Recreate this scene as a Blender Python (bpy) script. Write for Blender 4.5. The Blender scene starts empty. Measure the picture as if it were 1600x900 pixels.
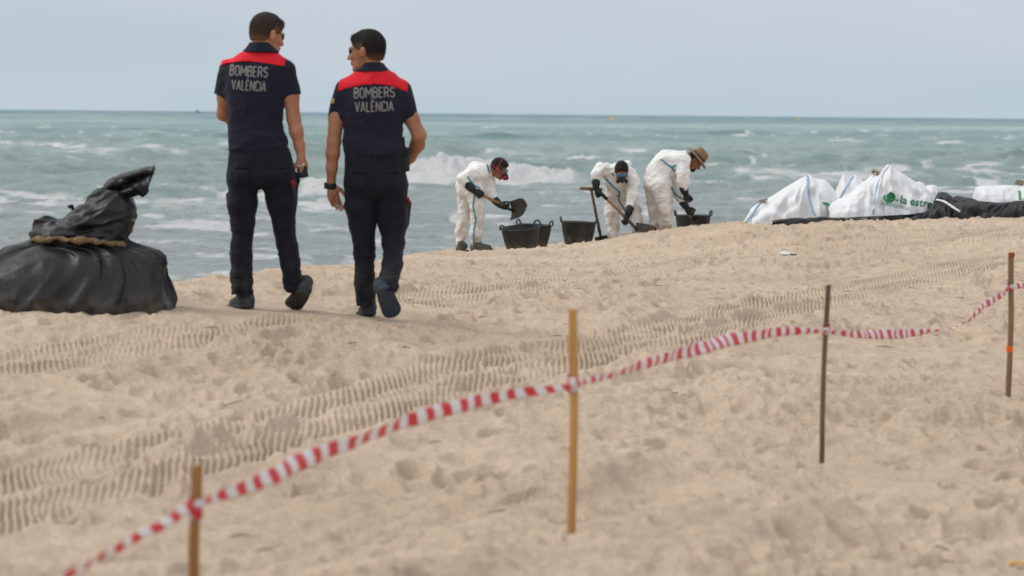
import bpy, bmesh, math, random
import numpy as np
from mathutils import Vector, Matrix
from mathutils.bvhtree import BVHTree
random.seed(7)
f32 = np.float32
SC = bpy.context.scene
COL = SC.collection

# ------------------------------------------------------------------ camera
FPX = 5000.0                      # focal length in photograph pixels (1600 wide)
PITCH = math.radians(3.115)
ROLL = math.radians(0.52)
CAMZ = 1.5
SEA = CAMZ - 2.5                  # height of the sea surface
cam_data = bpy.data.cameras.new('camera')
cam = bpy.data.objects.new('camera', cam_data)
COL.objects.link(cam)
cam_data.sensor_width = 36
cam_data.lens = FPX / 1600 * 36
cam_data.clip_start = 0.1
cam_data.clip_end = 60000
cam.matrix_world = (Matrix.Translation((0, 0, CAMZ)) @ Matrix.Rotation(math.pi/2 - PITCH, 4, 'X')
                    @ Matrix.Rotation(ROLL, 4, 'Z'))
cam_data.dof.use_dof = True
cam_data.dof.focus_distance = 29
cam_data.dof.aperture_fstop = 4.0
SC.camera = cam

# ------------------------------------------------------------------ world + sun (bright overcast)
SUN_EL, SUN_AZ = math.radians(44), math.radians(-82)      # azimuth from +Y, towards +X
SUNDIR = Vector((math.sin(SUN_AZ)*math.cos(SUN_EL), math.cos(SUN_AZ)*math.cos(SUN_EL), math.sin(SUN_EL)))
w = bpy.data.worlds.new('World'); SC.world = w; w.use_nodes = True
wn, wl = w.node_tree.nodes, w.node_tree.links
wn.clear()
wo = wn.new('ShaderNodeOutputWorld'); bg = wn.new('ShaderNodeBackground')
sky = wn.new('ShaderNodeTexSky'); sky.sky_type = 'NISHITA'; sky.sun_disc = False
sky.sun_elevation = SUN_EL; sky.sun_rotation = SUN_AZ; sky.dust_density = 4.0; sky.air_density = 1.0
tc = wn.new('ShaderNodeTexCoord'); sp = wn.new('ShaderNodeSeparateXYZ')
wl.new(tc.outputs['Generated'], sp.inputs[0])
rp = wn.new('ShaderNodeValToRGB')
rp.color_ramp.interpolation = 'B_SPLINE'
e = rp.color_ramp.elements
e[0].position = 0.0; e[0].color = (.550, .640, .705, 1)
e[1].position = 1.0; e[1].color = (1.38, 1.38, 1.38, 1)
for p, c in ((.012, (.545, .640, .705, 1)), (.03, (.58, .64, .72, 1)), (.10, (.66, .70, .77, 1)), (.4, (1.04, 1.05, 1.08, 1))):
    q = rp.color_ramp.elements.new(p); q.color = c
wl.new(sp.outputs['Z'], rp.inputs[0])
mp = wn.new('ShaderNodeMapping'); mp.inputs['Scale'].default_value = (3.2, 3.2, 14)
wl.new(tc.outputs['Generated'], mp.inputs[0])
nz = wn.new('ShaderNodeTexNoise'); nz.inputs['Scale'].default_value = 1.6; nz.inputs['Detail'].default_value = 4
nz.inputs['Roughness'].default_value = .5
wl.new(mp.outputs[0], nz.inputs[0])
cr = wn.new('ShaderNodeValToRGB')
cr.color_ramp.elements[0].position = .36; cr.color_ramp.elements[0].color = (9.2, 9.75, 9.9, 1)
cr.color_ramp.elements[1].position = .64; cr.color_ramp.elements[1].color = (10.55, 10.4, 10.5, 1)
wl.new(nz.outputs[0], cr.inputs[0])
mu = wn.new('ShaderNodeMix'); mu.data_type = 'RGBA'; mu.blend_type = 'MULTIPLY'; mu.inputs[0].default_value = 1
wl.new(rp.outputs[0], mu.inputs[6]); wl.new(cr.outputs[0], mu.inputs[7])
mx = wn.new('ShaderNodeMix'); mx.data_type = 'RGBA'; mx.inputs[0].default_value = .08
wl.new(mu.outputs[2], mx.inputs[6]); wl.new(sky.outputs[0], mx.inputs[7])
wl.new(mx.outputs[2], bg.inputs[0]); bg.inputs[1].default_value = 0.10
wl.new(bg.outputs[0], wo.inputs[0])

sd = bpy.data.lights.new('sun', 'SUN'); sd.energy = 1.45; sd.angle = math.radians(24); sd.color = (1, .95, .88)
so = bpy.data.objects.new('sun', sd); COL.objects.link(so)
so.rotation_euler = (-SUNDIR).to_track_quat('-Z', 'Y').to_euler()
SC.view_settings.view_transform = 'Standard'; SC.view_settings.look = 'None'
SC.view_settings.exposure = 0.0; SC.view_settings.gamma = 1.0
SC.render.engine = 'CYCLES'
SC.cycles.max_bounces = 6

# ------------------------------------------------------------------ helpers
def unproj(px, py, Y):
    """world point at forward distance Y that lies behind photograph pixel (px, py)"""
    a, b = (px-800)/FPX, (450-py)/FPX
    c, s = math.cos(ROLL), math.sin(ROLL)
    a, b = a*c - b*s, a*s + b*c
    fy = math.cos(PITCH) + b*math.sin(PITCH); fz = b*math.cos(PITCH) - math.sin(PITCH)
    t = Y/fy
    return Vector((a*t, Y, CAMZ + fz*t))
def to_px(X, Y, Z):
    """inverse of unproj, numpy friendly"""
    z = Z-CAMZ
    d = Y*math.cos(PITCH) - z*math.sin(PITCH)
    b = (Y*math.sin(PITCH) + z*math.cos(PITCH))/d; a = X/d
    c, s = math.cos(ROLL), math.sin(ROLL)
    a, b = a*c + b*s, -a*s + b*c
    return 800+a*FPX, 450-b*FPX

def tag(o, label=None, cat=None, group=None, kind=None):
    if label: o['label'] = label
    if cat: o['category'] = cat
    if group: o['group'] = group
    if kind: o['kind'] = kind
    return o
def empty(name, loc, label=None, cat=None, group=None):
    o = bpy.data.objects.new(name, None); COL.objects.link(o); o.location = loc
    o.empty_display_size = .1
    return tag(o, label, cat, group)
def mesh_obj(name, V, F, mat, parent=None, smooth=True, loc=None):
    me = bpy.data.meshes.new(name)
    V = np.asarray(V, dtype=f32)
    if isinstance(F, np.ndarray) and F.ndim == 2:
        n, k = F.shape
        me.vertices.add(len(V)); me.vertices.foreach_set('co', V.ravel())
        me.loops.add(n*k); me.loops.foreach_set('vertex_index', F.astype(np.int32).ravel())
        me.polygons.add(n); me.polygons.foreach_set('loop_start', np.arange(0, n*k, k, dtype=np.int32))
        me.update(calc_edges=True); me.validate()
    else:
        me.from_pydata([tuple(map(float, v)) for v in V], [], [tuple(map(int, q)) for q in F]); me.update()
    if smooth: me.polygons.foreach_set('use_smooth', [True]*len(me.polygons))
    if mat: me.materials.append(mat)
    o = bpy.data.objects.new(name, me); COL.objects.link(o)
    if parent is not None: o.parent = parent
    if loc is not None: o.location = loc
    return o
def grid_faces(nr, nc, wrap=False):
    i = np.arange(nr-1)[:, None]; j = np.arange(nc if wrap else nc-1)[None, :]
    j2 = (j+1) % nc
    return np.stack([i*nc+j+0*i, i*nc+j2, (i+1)*nc+j2, (i+1)*nc+j], -1).reshape(-1, 4)
def tube(pts, r, n=8, caps=True):
    """rings round a polyline; r may be a list"""
    pts = [Vector(p) for p in pts]; m = len(pts)
    rr = r if hasattr(r, '__len__') else [r]*m
    V, up = [], None
    for i, p in enumerate(pts):
        t = (pts[min(i+1, m-1)] - pts[max(i-1, 0)]).normalized()
        if up is None: up = Vector((0, 0, 1)) if abs(t.z) < .9 else Vector((0, 1, 0))
        a = t.cross(up).normalized(); b = a.cross(t).normalized(); up = b
        for k in range(n):
            q = 2*math.pi*k/n
            V.append(p + (a*math.cos(q) + b*math.sin(q))*rr[i])
    F = [tuple(f) for f in grid_faces(m, n, True)]
    if caps:
        F.append(tuple(range(n))[::-1]); F.append(tuple(range((m-1)*n, m*n)))
    return [tuple(v) for v in V], F
def spline(pts, n):
    """Catmull-Rom through points"""
    P = np.array(pts, float); P = np.vstack([2*P[0]-P[1], P, 2*P[-1]-P[-2]])
    out = []
    m = len(P)-3
    for t in np.linspace(0, m-1e-6, n):
        i = int(t); u = t-i; p0, p1, p2, p3 = P[i:i+4]
        out.append(.5*((2*p1)+(-p0+p2)*u+(2*p0-5*p1+4*p2-p3)*u*u+(-p0+3*p1-3*p2+p3)*u**3))
    return np.array(out)
class Parts:
    """collects shapes into one mesh"""
    def __init__(s): s.V, s.F = [], []
    def add(s, V, F):
        n = len(s.V); s.V += [tuple(v) for v in V]; s.F += [tuple(i+n for i in f) for f in F]; return s
    def box(s, c, size, rot=None):
        R = rot or Matrix.Identity(3)
        V = [Vector(c) + R @ Vector((x*size[0]/2, y*size[1]/2, z*size[2]/2)) for x in (-1, 1) for y in (-1, 1) for z in (-1, 1)]
        return s.add(V, [(0, 1, 3, 2), (4, 6, 7, 5), (0, 4, 5, 1), (2, 3, 7, 6), (0, 2, 6, 4), (1, 5, 7, 3)])
    def tube(s, pts, r, n=8): return s.add(*tube(pts, r, n))
    def lathe(s, prof, n=24, c=(0, 0, 0)):
        V = [(c[0]+r*math.cos(2*math.pi*k/n), c[1]+r*math.sin(2*math.pi*k/n), c[2]+z) for r, z in prof for k in range(n)]
        return s.add(V, [tuple(f) for f in grid_faces(len(prof), n, True)])
    def build(s, name, mat, parent=None, smooth=True, bevel=0, loc=None):
        o = mesh_obj(name, s.V, s.F, mat, parent, smooth, loc)
        if bevel:
            b = o.modifiers.new('b', 'BEVEL'); b.width = bevel; b.segments = 2; b.limit_method = 'ANGLE'
        return o

# ---- noise
def _hash(ix, iy, seed):
    h = (ix*374761393 + iy*668265263 + seed*2246822519) & 0xFFFFFFFF
    h = ((h ^ (h >> 13))*1274126177) & 0xFFFFFFFF
    return ((h ^ (h >> 16)) & 0xFFFF).astype(f32)/65535.0
def noise2(x, y, seed=0):
    x = np.asarray(x, float); y = np.asarray(y, float)
    ix = np.floor(x).astype(np.int64); iy = np.floor(y).astype(np.int64)
    u = (x-ix).astype(f32); v = (y-iy).astype(f32)
    u = u*u*u*(u*(u*6-15)+10); v = v*v*v*(v*(v*6-15)+10)
    a = _hash(ix, iy, seed); b = _hash(ix+1, iy, seed); c = _hash(ix, iy+1, seed); d = _hash(ix+1, iy+1, seed)
    return (a+(b-a)*u+(c-a)*v+(a-b-c+d)*u*v)*2-1
def fbm2(x, y, seed=0, o=4, g=.5):
    s, a = 0, 1.0
    for i in range(o):
        s = s + a*noise2(x*2**i+i*17.3, y*2**i-i*9.1, seed+i); a *= g
    return s
def noise3(p, fr, seed=0):
    """cheap 3d noise from three rotated 2d ones"""
    x, y, z = p[:, 0]*fr, p[:, 1]*fr, p[:, 2]*fr
    return (noise2(x+.37*y, z+.31*y, seed)+noise2(y+.41*z+5, x-.35*z, seed+1)+noise2(z*.9-.4*x, y+.3*x+9, seed+2))*.6
def sstep(a, b, x):
    t = np.clip((x-a)/(b-a), 0, 1); return t*t*(3-2*t)

# ------------------------------------------------------------------ materials
def mat(name, col, rough=.8, col2=None, nscale=8, bump=0, bscale=40, spec=.3, metal=0, sheen=0, detail=5, bdist=.01,
        mapping=None, subsurf=0):
    m = bpy.data.materials.new(name); m.use_nodes = True
    n, l = m.node_tree.nodes, m.node_tree.links
    p = n['Principled BSDF']
    p.inputs['Base Color'].default_value = (*col, 1); p.inputs['Roughness'].default_value = rough
    p.inputs['Specular IOR Level'].default_value = spec; p.inputs['Metallic'].default_value = metal
    if sheen: p.inputs['Sheen Weight'].default_value = sheen; p.inputs['Sheen Roughness'].default_value = .5
    t = n.new('ShaderNodeTexCoord'); src = t.outputs['Object']
    if mapping:
        mm = n.new('ShaderNodeMapping'); mm.inputs['Scale'].default_value = mapping; l.new(src, mm.inputs[0]); src = mm.outputs[0]
    if col2:
        z = n.new('ShaderNodeTexNoise'); z.inputs['Scale'].default_value = nscale; z.inputs['Detail'].default_value = detail
        l.new(src, z.inputs[0])
        r = n.new('ShaderNodeValToRGB'); r.color_ramp.elements[0].position = .35; r.color_ramp.elements[1].position = .65
        r.color_ramp.elements[0].color = (*col, 1); r.color_ramp.elements[1].color = (*col2, 1)
        l.new(z.outputs[0], r.inputs[0]); l.new(r.outputs[0], p.inputs['Base Color'])
    if bump:
        z = n.new('ShaderNodeTexNoise'); z.inputs['Scale'].default_value = bscale; z.inputs['Detail'].default_value = 5
        l.new(src, z.inputs[0])
        b = n.new('ShaderNodeBump'); b.inputs['Strength'].default_value = bump; b.inputs['Distance'].default_value = bdist
        l.new(z.outputs[0], b.inputs['Height']); l.new(b.outputs[0], p.inputs['Normal'])
    return m
M = {}
M['tab'] = mat('dark_red_webbing', (.22, .012, .016), .8)
M['navy'] = mat('navy_cloth', (.010, .011, .023), .85, (.015, .016, .032), 6, .5, 22, .2, sheen=.06, bdist=.02)
M['trouser'] = mat('black_cloth', (.0065, .0075, .014), .85, (.010, .011, .019), 6, .5, 16, .2, sheen=.05, bdist=.02)
M['red'] = mat('red_cloth', (.62, .012, .022), .8, (.70, .018, .03), 5, .3, 25, .25, bdist=.01)
M['grey_print'] = mat('grey_print', (.17, .165, .165), .6, (.22, .21, .205), 60)
M['skin'] = mat('skin_tanned', (.33, .140, .080), .6, (.46, .225, .135), 9, .3, 160, .3, detail=8, bdist=.004)
M['skin2'] = mat('skin_tanned_warm', (.28, .115, .064), .6, (.40, .190, .110), 9, .3, 160, .3, detail=8, bdist=.004)
M['skin_dark'] = mat('skin_brown', (.20, .082, .045), .55, (.27, .12, .07), 14, .15, 120, .35)
M['hair'] = mat('hair_brown', (.024, .016, .012), .7, (.050, .033, .025), 90, .7, 260, .2, bdist=.005)
M['hair_black'] = mat('hair_black', (.008, .007, .007), .7, (.020, .016, .015), 90, .7, 260, .2, bdist=.005)
M['glass'] = mat('dark_lens', (.01, .01, .012), .12, spec=.6)
M['rubber'] = mat('black_rubber', (.012, .013, .014), .6, (.022, .022, .022), 12, .2, 60)
M['shoe'] = mat('shoe_fabric', (.030, .035, .042), .8, (.055, .062, .070), 30, .4, 90)
M['sole'] = mat('shoe_sole', (.030, .034, .038), .8, (.055, .055, .055), 30, .4, 90)
M['blue_sole'] = mat('blue_shoe_sole', (.018, .050, .095), .75, (.06, .065, .065), 24, .6, 60)
M['shoe_stripe'] = mat('grey_shoe_stripe', (.22, .24, .25), .7)
M['tub'] = mat('black_plastic', (.016, .018, .020), .55, (.035, .035, .034), 14, .2, 50, .4)
M['metal_dark'] = mat('worn_steel', (.035, .030, .026), .5, (.075, .06, .045), 20, .3, 60, .5, .4)
M['wood'] = mat('ash_handle', (.38, .20, .08), .6, (.26, .13, .05), 12, .2, 40, mapping=(8, 8, 1))
M['wood_brown'] = mat('brown_handle', (.17, .085, .05), .6, (.11, .055, .035), 12, .2, 40)
M['pine'] = mat('pine_stake', (.56, .32, .11), .75, (.42, .21, .065), 9, .4, 50, mapping=(6, 6, .35))
M['pine_orange'] = mat('orange_pine_stake', (.34, .165, .055), .75, (.25, .11, .035), 9, .4, 50, mapping=(6, 6, .35))
M['weathered'] = mat('weathered_stake', (.20, .13, .085), .8, (.12, .075, .05), 9, .5, 50, mapping=(6, 6, .35))
M['weathered2'] = mat('brown_stake', (.29, .18, .10), .8, (.19, .11, .062), 9, .5, 50, mapping=(6, 6, .35))
M['orange'] = mat('orange_paint', (.85, .13, .02), .6)
M['rust'] = mat('rusty_paint', (.30, .07, .025), .8)
M['blue_tape'] = mat('blue_seam_tape', (.035, .22, .36), .6, (.05, .28, .42), 20)
M['goggle'] = mat('blue_goggles', (.05, .13, .22), .2, spec=.6)
M['straw'] = mat('straw', (.27, .17, .085), .8, (.20, .11, .05), 40, .8, 60)
M['band'] = mat('hat_band', (.06, .05, .045), .8)
M['twig'] = mat('dry_twig', (.13, .08, .045), .9, (.22, .14, .07), 30)
M['litter'] = mat('white_litter', (.7, .69, .66), .7, (.6, .58, .55), 20)
M['green_ink'] = mat('green_print', (.02, .22, .09), .6)
M['lblue'] = mat('pale_blue_strap', (.22, .42, .60), .7, (.34, .52, .66), 30)
M['tan_rope'] = mat('tan_wrapping', (.24, .15, .075), .85, (.13, .085, .045), 18, .6, 50)
M['silver'] = mat('pale_silver', (.45, .46, .47), .3, metal=.6)
M['yellow'] = mat('yellow_buoy_paint', (.75, .42, .02), .5)
M['ship'] = mat('ship_grey', (.20, .20, .22), .7)

def fade_mat(m, skin):
    """short clipped hair: the skin shows through towards the hairline (attribute 'fade')"""
    n, l = m.node_tree.nodes, m.node_tree.links
    p = n['Principled BSDF']; old = p.inputs['Base Color'].links[0].from_socket
    a = n.new('ShaderNodeAttribute'); a.attribute_name = 'fade'
    t = n.new('ShaderNodeTexCoord'); z = n.new('ShaderNodeTexNoise'); z.inputs['Scale'].default_value = 170; z.inputs['Detail'].default_value = 3
    l.new(t.outputs['Object'], z.inputs[0])
    ad = n.new('ShaderNodeMath'); ad.operation = 'MULTIPLY'; l.new(a.outputs['Fac'], ad.inputs[0])
    r = n.new('ShaderNodeMapRange'); r.inputs[1].default_value = .3; r.inputs[2].default_value = .65; r.inputs[3].default_value = .45; r.inputs[4].default_value = 1.0
    l.new(z.outputs[0], r.inputs[0]); l.new(r.outputs[0], ad.inputs[1])
    mx = n.new('ShaderNodeMix'); mx.data_type = 'RGBA'; l.new(ad.outputs[0], mx.inputs[0]); l.new(old, mx.inputs[6]); mx.inputs[7].default_value = (*skin, 1)
    l.new(mx.outputs[2], p.inputs['Base Color'])
fade_mat(M['hair'], (.26, .13, .08)); fade_mat(M['hair_black'], (.20, .10, .06))
def dust_mat(m, z0=.42, col=(.24, .19, .14), amt=.5):
    """pale sand dust on the lower legs"""
    n, l = m.node_tree.nodes, m.node_tree.links
    p = n['Principled BSDF']; old = p.inputs['Base Color'].links[0].from_socket
    t = n.new('ShaderNodeTexCoord'); s = n.new('ShaderNodeSeparateXYZ'); l.new(t.outputs['Object'], s.inputs[0])
    mr = n.new('ShaderNodeMapRange'); mr.inputs[1].default_value = z0; mr.inputs[2].default_value = .0; mr.inputs[4].default_value = amt; l.new(s.outputs['Z'], mr.inputs[0])
    z = n.new('ShaderNodeTexNoise'); z.inputs['Scale'].default_value = 12; z.inputs['Detail'].default_value = 6; l.new(t.outputs['Object'], z.inputs[0])
    r = n.new('ShaderNodeMapRange'); r.inputs[1].default_value = .4; r.inputs[2].default_value = .7; l.new(z.outputs[0], r.inputs[0])
    mm = n.new('ShaderNodeMath'); mm.operation = 'MULTIPLY'; l.new(mr.outputs[0], mm.inputs[0]); l.new(r.outputs[0], mm.inputs[1])
    mx = n.new('ShaderNodeMix'); mx.data_type = 'RGBA'; l.new(mm.outputs[0], mx.inputs[0]); l.new(old, mx.inputs[6]); mx.inputs[7].default_value = (*col, 1)
    l.new(mx.outputs[2], p.inputs['Base Color'])
dust_mat(M['trouser'], .40, (.16, .13, .10), .35); dust_mat(M['tub'], .12, (.28, .22, .16), .9)
def suit_mat():
    """white disposable coverall, sand stained below the knees"""
    m = mat('white_coverall', (.80, .80, .80), .65, (.76, .755, .75), 5, .6, 11, .3, bdist=.03)
    n, l = m.node_tree.nodes, m.node_tree.links
    p = n['Principled BSDF']; old = p.inputs['Base Color'].links[0].from_socket
    t = n.new('ShaderNodeTexCoord'); s = n.new('ShaderNodeSeparateXYZ'); l.new(t.outputs['Object'], s.inputs[0])
    mr = n.new('ShaderNodeMapRange'); mr.inputs[1].default_value = .95; mr.inputs[2].default_value = .0
    l.new(s.outputs['Z'], mr.inputs[0])
    z = n.new('ShaderNodeTexNoise'); z.inputs['Scale'].default_value = 7; z.inputs['Detail'].default_value = 6
    l.new(t.outputs['Object'], z.inputs[0])
    r = n.new('ShaderNodeMapRange'); r.inputs[1].default_value = .36; r.inputs[2].default_value = .62
    l.new(z.outputs[0], r.inputs[0])
    mm = n.new('ShaderNodeMath'); mm.operation = 'MULTIPLY'; l.new(mr.outputs[0], mm.inputs[0]); l.new(r.outputs[0], mm.inputs[1])
    mx = n.new('ShaderNodeMix'); mx.data_type = 'RGBA'; l.new(mm.outputs[0], mx.inputs[0])
    l.new(old, mx.inputs[6]); mx.inputs[7].default_value = (.42, .29, .16, 1)
    l.new(mx.outputs[2], p.inputs['Base Color'])
    return m
M['suit'] = suit_mat()
M['bag_white'] = mat('white_woven_plastic', (.74, .75, .77), .6, (.67, .68, .70), 7, .45, 16, .35, bdist=.03)
M['black_bag'] = mat('black_plastic_sheet', (.007, .008, .010), .44, (.013, .014, .017), 5, .45, 8, .36, bdist=.03)
M['tarp'] = mat('black_tarp', (.020, .021, .023), .6, (.036, .037, .038), 5, .5, 12, .35, bdist=.03)
dust_mat(M['black_bag'], .14, (.28, .22, .16), .35)

def sand_mat():
    m = bpy.data.materials.new('beach_sand'); m.use_nodes = True
    n, l = m.node_tree.nodes, m.node_tree.links
    p = n['Principled BSDF']; p.inputs['Roughness'].default_value = .95; p.inputs['Specular IOR Level'].default_value = .12
    g = n.new('ShaderNodeNewGeometry')
    def noise(scale, det, rough=.6):
        z = n.new('ShaderNodeTexNoise'); z.inputs['Scale'].default_value = scale; z.inputs['Detail'].default_value = det
        z.inputs['Roughness'].default_value = rough; l.new(g.outputs['Position'], z.inputs[0]); return z
    def ramp(src, a, b, ca, cb):
        r = n.new('ShaderNodeValToRGB'); r.color_ramp.elements[0].position = a; r.color_ramp.elements[1].position = b
        r.color_ramp.elements[0].color = (*ca, 1); r.color_ramp.elements[1].color = (*cb, 1); l.new(src, r.inputs[0]); return r
    def mul(a, b, blend='MULTIPLY', fac=1):
        x = n.new('ShaderNodeMix'); x.data_type = 'RGBA'; x.blend_type = blend; x.inputs[0].default_value = fac
        l.new(a, x.inputs[6]); l.new(b, x.inputs[7]); return x.outputs[2]
    base = ramp(noise(.45, 5).outputs[0], .35, .65, (.492, .386, .290), (.592, .473, .364))
    mid = ramp(noise(6, 5).outputs[0], .36, .64, (.93, .925, .92), (1.05, 1.05, 1.05))
    fine = ramp(noise(60, 4, .75).outputs[0], .34, .58, (.85, .835, .82), (1.08, 1.08, 1.08))
    spots = ramp(noise(24, 5, .7).outputs[0], .26, .34, (.55, .47, .38), (1, 1, 1))
    c = mul(mul(mul(base.outputs[0], mid.outputs[0]), fine.outputs[0]), spots.outputs[0])
    # wet sand close to the sea level
    s = n.new('ShaderNodeSeparateXYZ'); l.new(g.outputs['Position'], s.inputs[0])
    mr = n.new('ShaderNodeMapRange'); mr.inputs[1].default_value = SEA+.55; mr.inputs[2].default_value = SEA+.15
    l.new(s.outputs['Z'], mr.inputs[0])
    x = n.new('ShaderNodeMix'); x.data_type = 'RGBA'; l.new(mr.outputs[0], x.inputs[0]); l.new(c, x.inputs[6])
    x.inputs[7].default_value = (.20, .15, .11, 1)
    l.new(x.outputs[2], p.inputs['Base Color'])
    ad = n.new('ShaderNodeMath'); ad.operation = 'MULTIPLY_ADD'
    z1, z2 = noise(28, 6, .65), noise(110, 3, .7)
    l.new(z2.outputs[0], ad.inputs[0]); ad.inputs[1].default_value = .22; l.new(z1.outputs[0], ad.inputs[2])
    b = n.new('ShaderNodeBump'); b.inputs['Strength'].default_value = 1.0; b.inputs['Distance'].default_value = .022
    l.new(ad.outputs[0], b.inputs['Height']); l.new(b.outputs[0], p.inputs['Normal'])
    return m
M['sand'] = sand_mat()

def sea_mat():
    m = bpy.data.materials.new('sea_water'); m.use_nodes = True
    n, l = m.node_tree.nodes, m.node_tree.links
    p = n['Principled BSDF']
    g = n.new('ShaderNodeNewGeometry')
    at = n.new('ShaderNodeAttribute'); at.attribute_name = 'foam'
    dp = n.new('ShaderNodeAttribute'); dp.attribute_name = 'tint'
    def noise(sc, det, rough, mapping):
        mm = n.new('ShaderNodeMapping'); mm.inputs['Scale'].default_value = mapping; l.new(g.outputs['Position'], mm.inputs[0])
        z = n.new('ShaderNodeTexNoise'); z.inputs['Scale'].default_value = sc; z.inputs['Detail'].default_value = det
        z.inputs['Roughness'].default_value = rough; l.new(mm.outputs[0], z.inputs[0]); return z
    # water body colour: milky near the shore, green, bluer out at sea (attribute 'tint' 0..1)
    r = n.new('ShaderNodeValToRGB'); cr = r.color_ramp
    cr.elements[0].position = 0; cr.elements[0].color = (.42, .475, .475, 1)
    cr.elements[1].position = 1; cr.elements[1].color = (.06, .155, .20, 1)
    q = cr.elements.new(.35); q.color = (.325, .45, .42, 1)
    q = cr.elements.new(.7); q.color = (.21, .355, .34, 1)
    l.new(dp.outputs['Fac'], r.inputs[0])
    zc = noise(1.0, 5, .6, (.8, 1.6, 1)); vr = n.new('ShaderNodeMapRange'); vr.inputs[1].default_value = .3; vr.inputs[2].default_value = .7; vr.inputs[3].default_value = .80; vr.inputs[4].default_value = 1.14
    l.new(zc.outputs[0], vr.inputs[0]); vm = n.new('ShaderNodeMix'); vm.data_type = 'RGBA'; vm.blend_type = 'MULTIPLY'; vm.inputs[0].default_value = 1
    l.new(r.outputs[0], vm.inputs[6]); l.new(vr.outputs[0], vm.inputs[7])
    # foam
    z = noise(1.0, 8, .72, (1.3, .8, 1))
    ad = n.new('ShaderNodeMath'); ad.operation = 'ADD'; l.new(at.outputs['Fac'], ad.inputs[0]); l.new(z.outputs[0], ad.inputs[1])
    fr = n.new('ShaderNodeMapRange'); fr.inputs[1].default_value = .78; fr.inputs[2].default_value = 1.12
    l.new(ad.outputs[0], fr.inputs[0])
    mx = n.new('ShaderNodeMix'); mx.data_type = 'RGBA'; l.new(fr.outputs[0], mx.inputs[0]); l.new(vm.outputs[2], mx.inputs[6])
    mx.inputs[7].default_value = (.88, .89, .90, 1)
    l.new(mx.outputs[2], p.inputs['Base Color'])
    far = n.new('ShaderNodeMapRange'); far.inputs[1].default_value = .5; far.inputs[2].default_value = 1; far.inputs[3].default_value = .20; far.inputs[4].default_value = .42
    l.new(dp.outputs['Fac'], far.inputs[0])
    rr = n.new('ShaderNodeMix'); l.new(fr.outputs[0], rr.inputs[0]); l.new(far.outputs[0], rr.inputs[2]); rr.inputs[3].default_value = .9
    l.new(rr.outputs[0], p.inputs['Roughness'])
    p.inputs['IOR'].default_value = 1.33
    z1 = noise(1.0, 7, .68, (1.6, 3.0, 1)); z2 = noise(1.0, 5, .65, (6, 12, 5)); z3 = noise(1.0, 6, .6, (.12, .25, .2))
    a2 = n.new('ShaderNodeMath'); a2.operation = 'MULTIPLY_ADD'
    l.new(z2.outputs[0], a2.inputs[0]); a2.inputs[1].default_value = .50; l.new(z1.outputs[0], a2.inputs[2])
    a3 = n.new('ShaderNodeMath'); a3.operation = 'MULTIPLY_ADD'
    l.new(z3.outputs[0], a3.inputs[0]); a3.inputs[1].default_value = .9; l.new(a2.outputs[0], a3.inputs[2]); a2 = a3
    b = n.new('ShaderNodeBump'); b.inputs['Strength'].default_value = .95; b.inputs['Distance'].default_value = .5
    l.new(a2.outputs[0], b.inputs['Height']); l.new(b.outputs[0], p.inputs['Normal'])
    return m
M['sea'] = sea_mat()

def tape_mat():
    m = bpy.data.materials.new('red_white_tape'); m.use_nodes = True
    n, l = m.node_tree.nodes, m.node_tree.links
    p = n['Principled BSDF']; p.inputs['Roughness'].default_value = .35
    u = n.new('ShaderNodeUVMap'); s = n.new('ShaderNodeSeparateXYZ'); l.new(u.outputs[0], s.inputs[0])
    a = n.new('ShaderNodeMath'); a.operation = 'MULTIPLY_ADD'; l.new(s.outputs['Y'], a.inputs[0]); a.inputs[1].default_value = .30
    l.new(s.outputs['X'], a.inputs[2])
    f = n.new('ShaderNodeMath'); f.operation = 'FRACT'; l.new(a.outputs[0], f.inputs[0])
    r = n.new('ShaderNodeValToRGB'); r.color_ramp.interpolation = 'CONSTANT'
    r.color_ramp.elements[0].color = (.80, .80, .82, 1); r.color_ramp.elements[1].position = .5; r.color_ramp.elements[1].color = (.72, .05, .075, 1)
    l.new(f.outputs[0], r.inputs[0]); l.new(r.outputs[0], p.inputs['Base Color'])
    # thin film: some of the daylight comes through
    t = n.new('ShaderNodeBsdfTranslucent'); l.new(r.outputs[0], t.inputs[0])
    ms = n.new('ShaderNodeMixShader'); ms.inputs[0].default_value = .3
    l.new(p.outputs[0], ms.inputs[1]); l.new(t.outputs[0], ms.inputs[2]); l.new(ms.outputs[0], n['Material Output'].inputs[0])
    return m
M['tape'] = tape_mat()

# ------------------------------------------------------------------ terrain
CP = [  # photograph pixel, forward distance: where known things stand on the sand
    (305, 985, 8.9), (895, 835, 11.4), (1288, 716, 14.8), (1578, 617, 18.0), (400, 480, 19.8), (600, 493, 19.8),
    (140, 481, 19.2), (-100, 486, 19.2), (280, 446, 22.5), (430, 429, 26), (640, 405, 34), (720, 393, 40), (770, 391, 39.8), (845, 388, 40),
    (905, 381, 41), (1000, 363.5, 41), (1160, 348, 41), (1300, 340, 41), (1456, 338, 41), (1600, 334, 42), (1300, 343, 38), (1600, 338, 38),
    (800, 518, 20), (800, 425, 30), (1200, 560, 19), (1200, 440, 27), (1500, 484, 25), (1500, 414, 30), (1100, 395, 35), (1500, 360, 35),
    (1160, 354, 37.5), (1240, 350.5, 37.2), (1300, 347.5, 36.8), (1450, 342, 37), (1600, 341, 37), (100, 800, 12), (800, 1000, 8), (1500, 900, 10.7), (0, 600, 15.7), (1700, 740, 14), (800, 640, 15.6)]
cp = [unproj(*c) for c in CP]
cpx = [(p.x, p.y, CAMZ-p.z) for p in cp]
cpx += [(-2, 2, 1.5), (2, 2, 1.55), (0, -8, 1.5), (-14, 8, 1.45), (14, 12, 1.65), (16, 30, 1.4), (18, 44, 1.25), (-12, 19, 1.2)]
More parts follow.
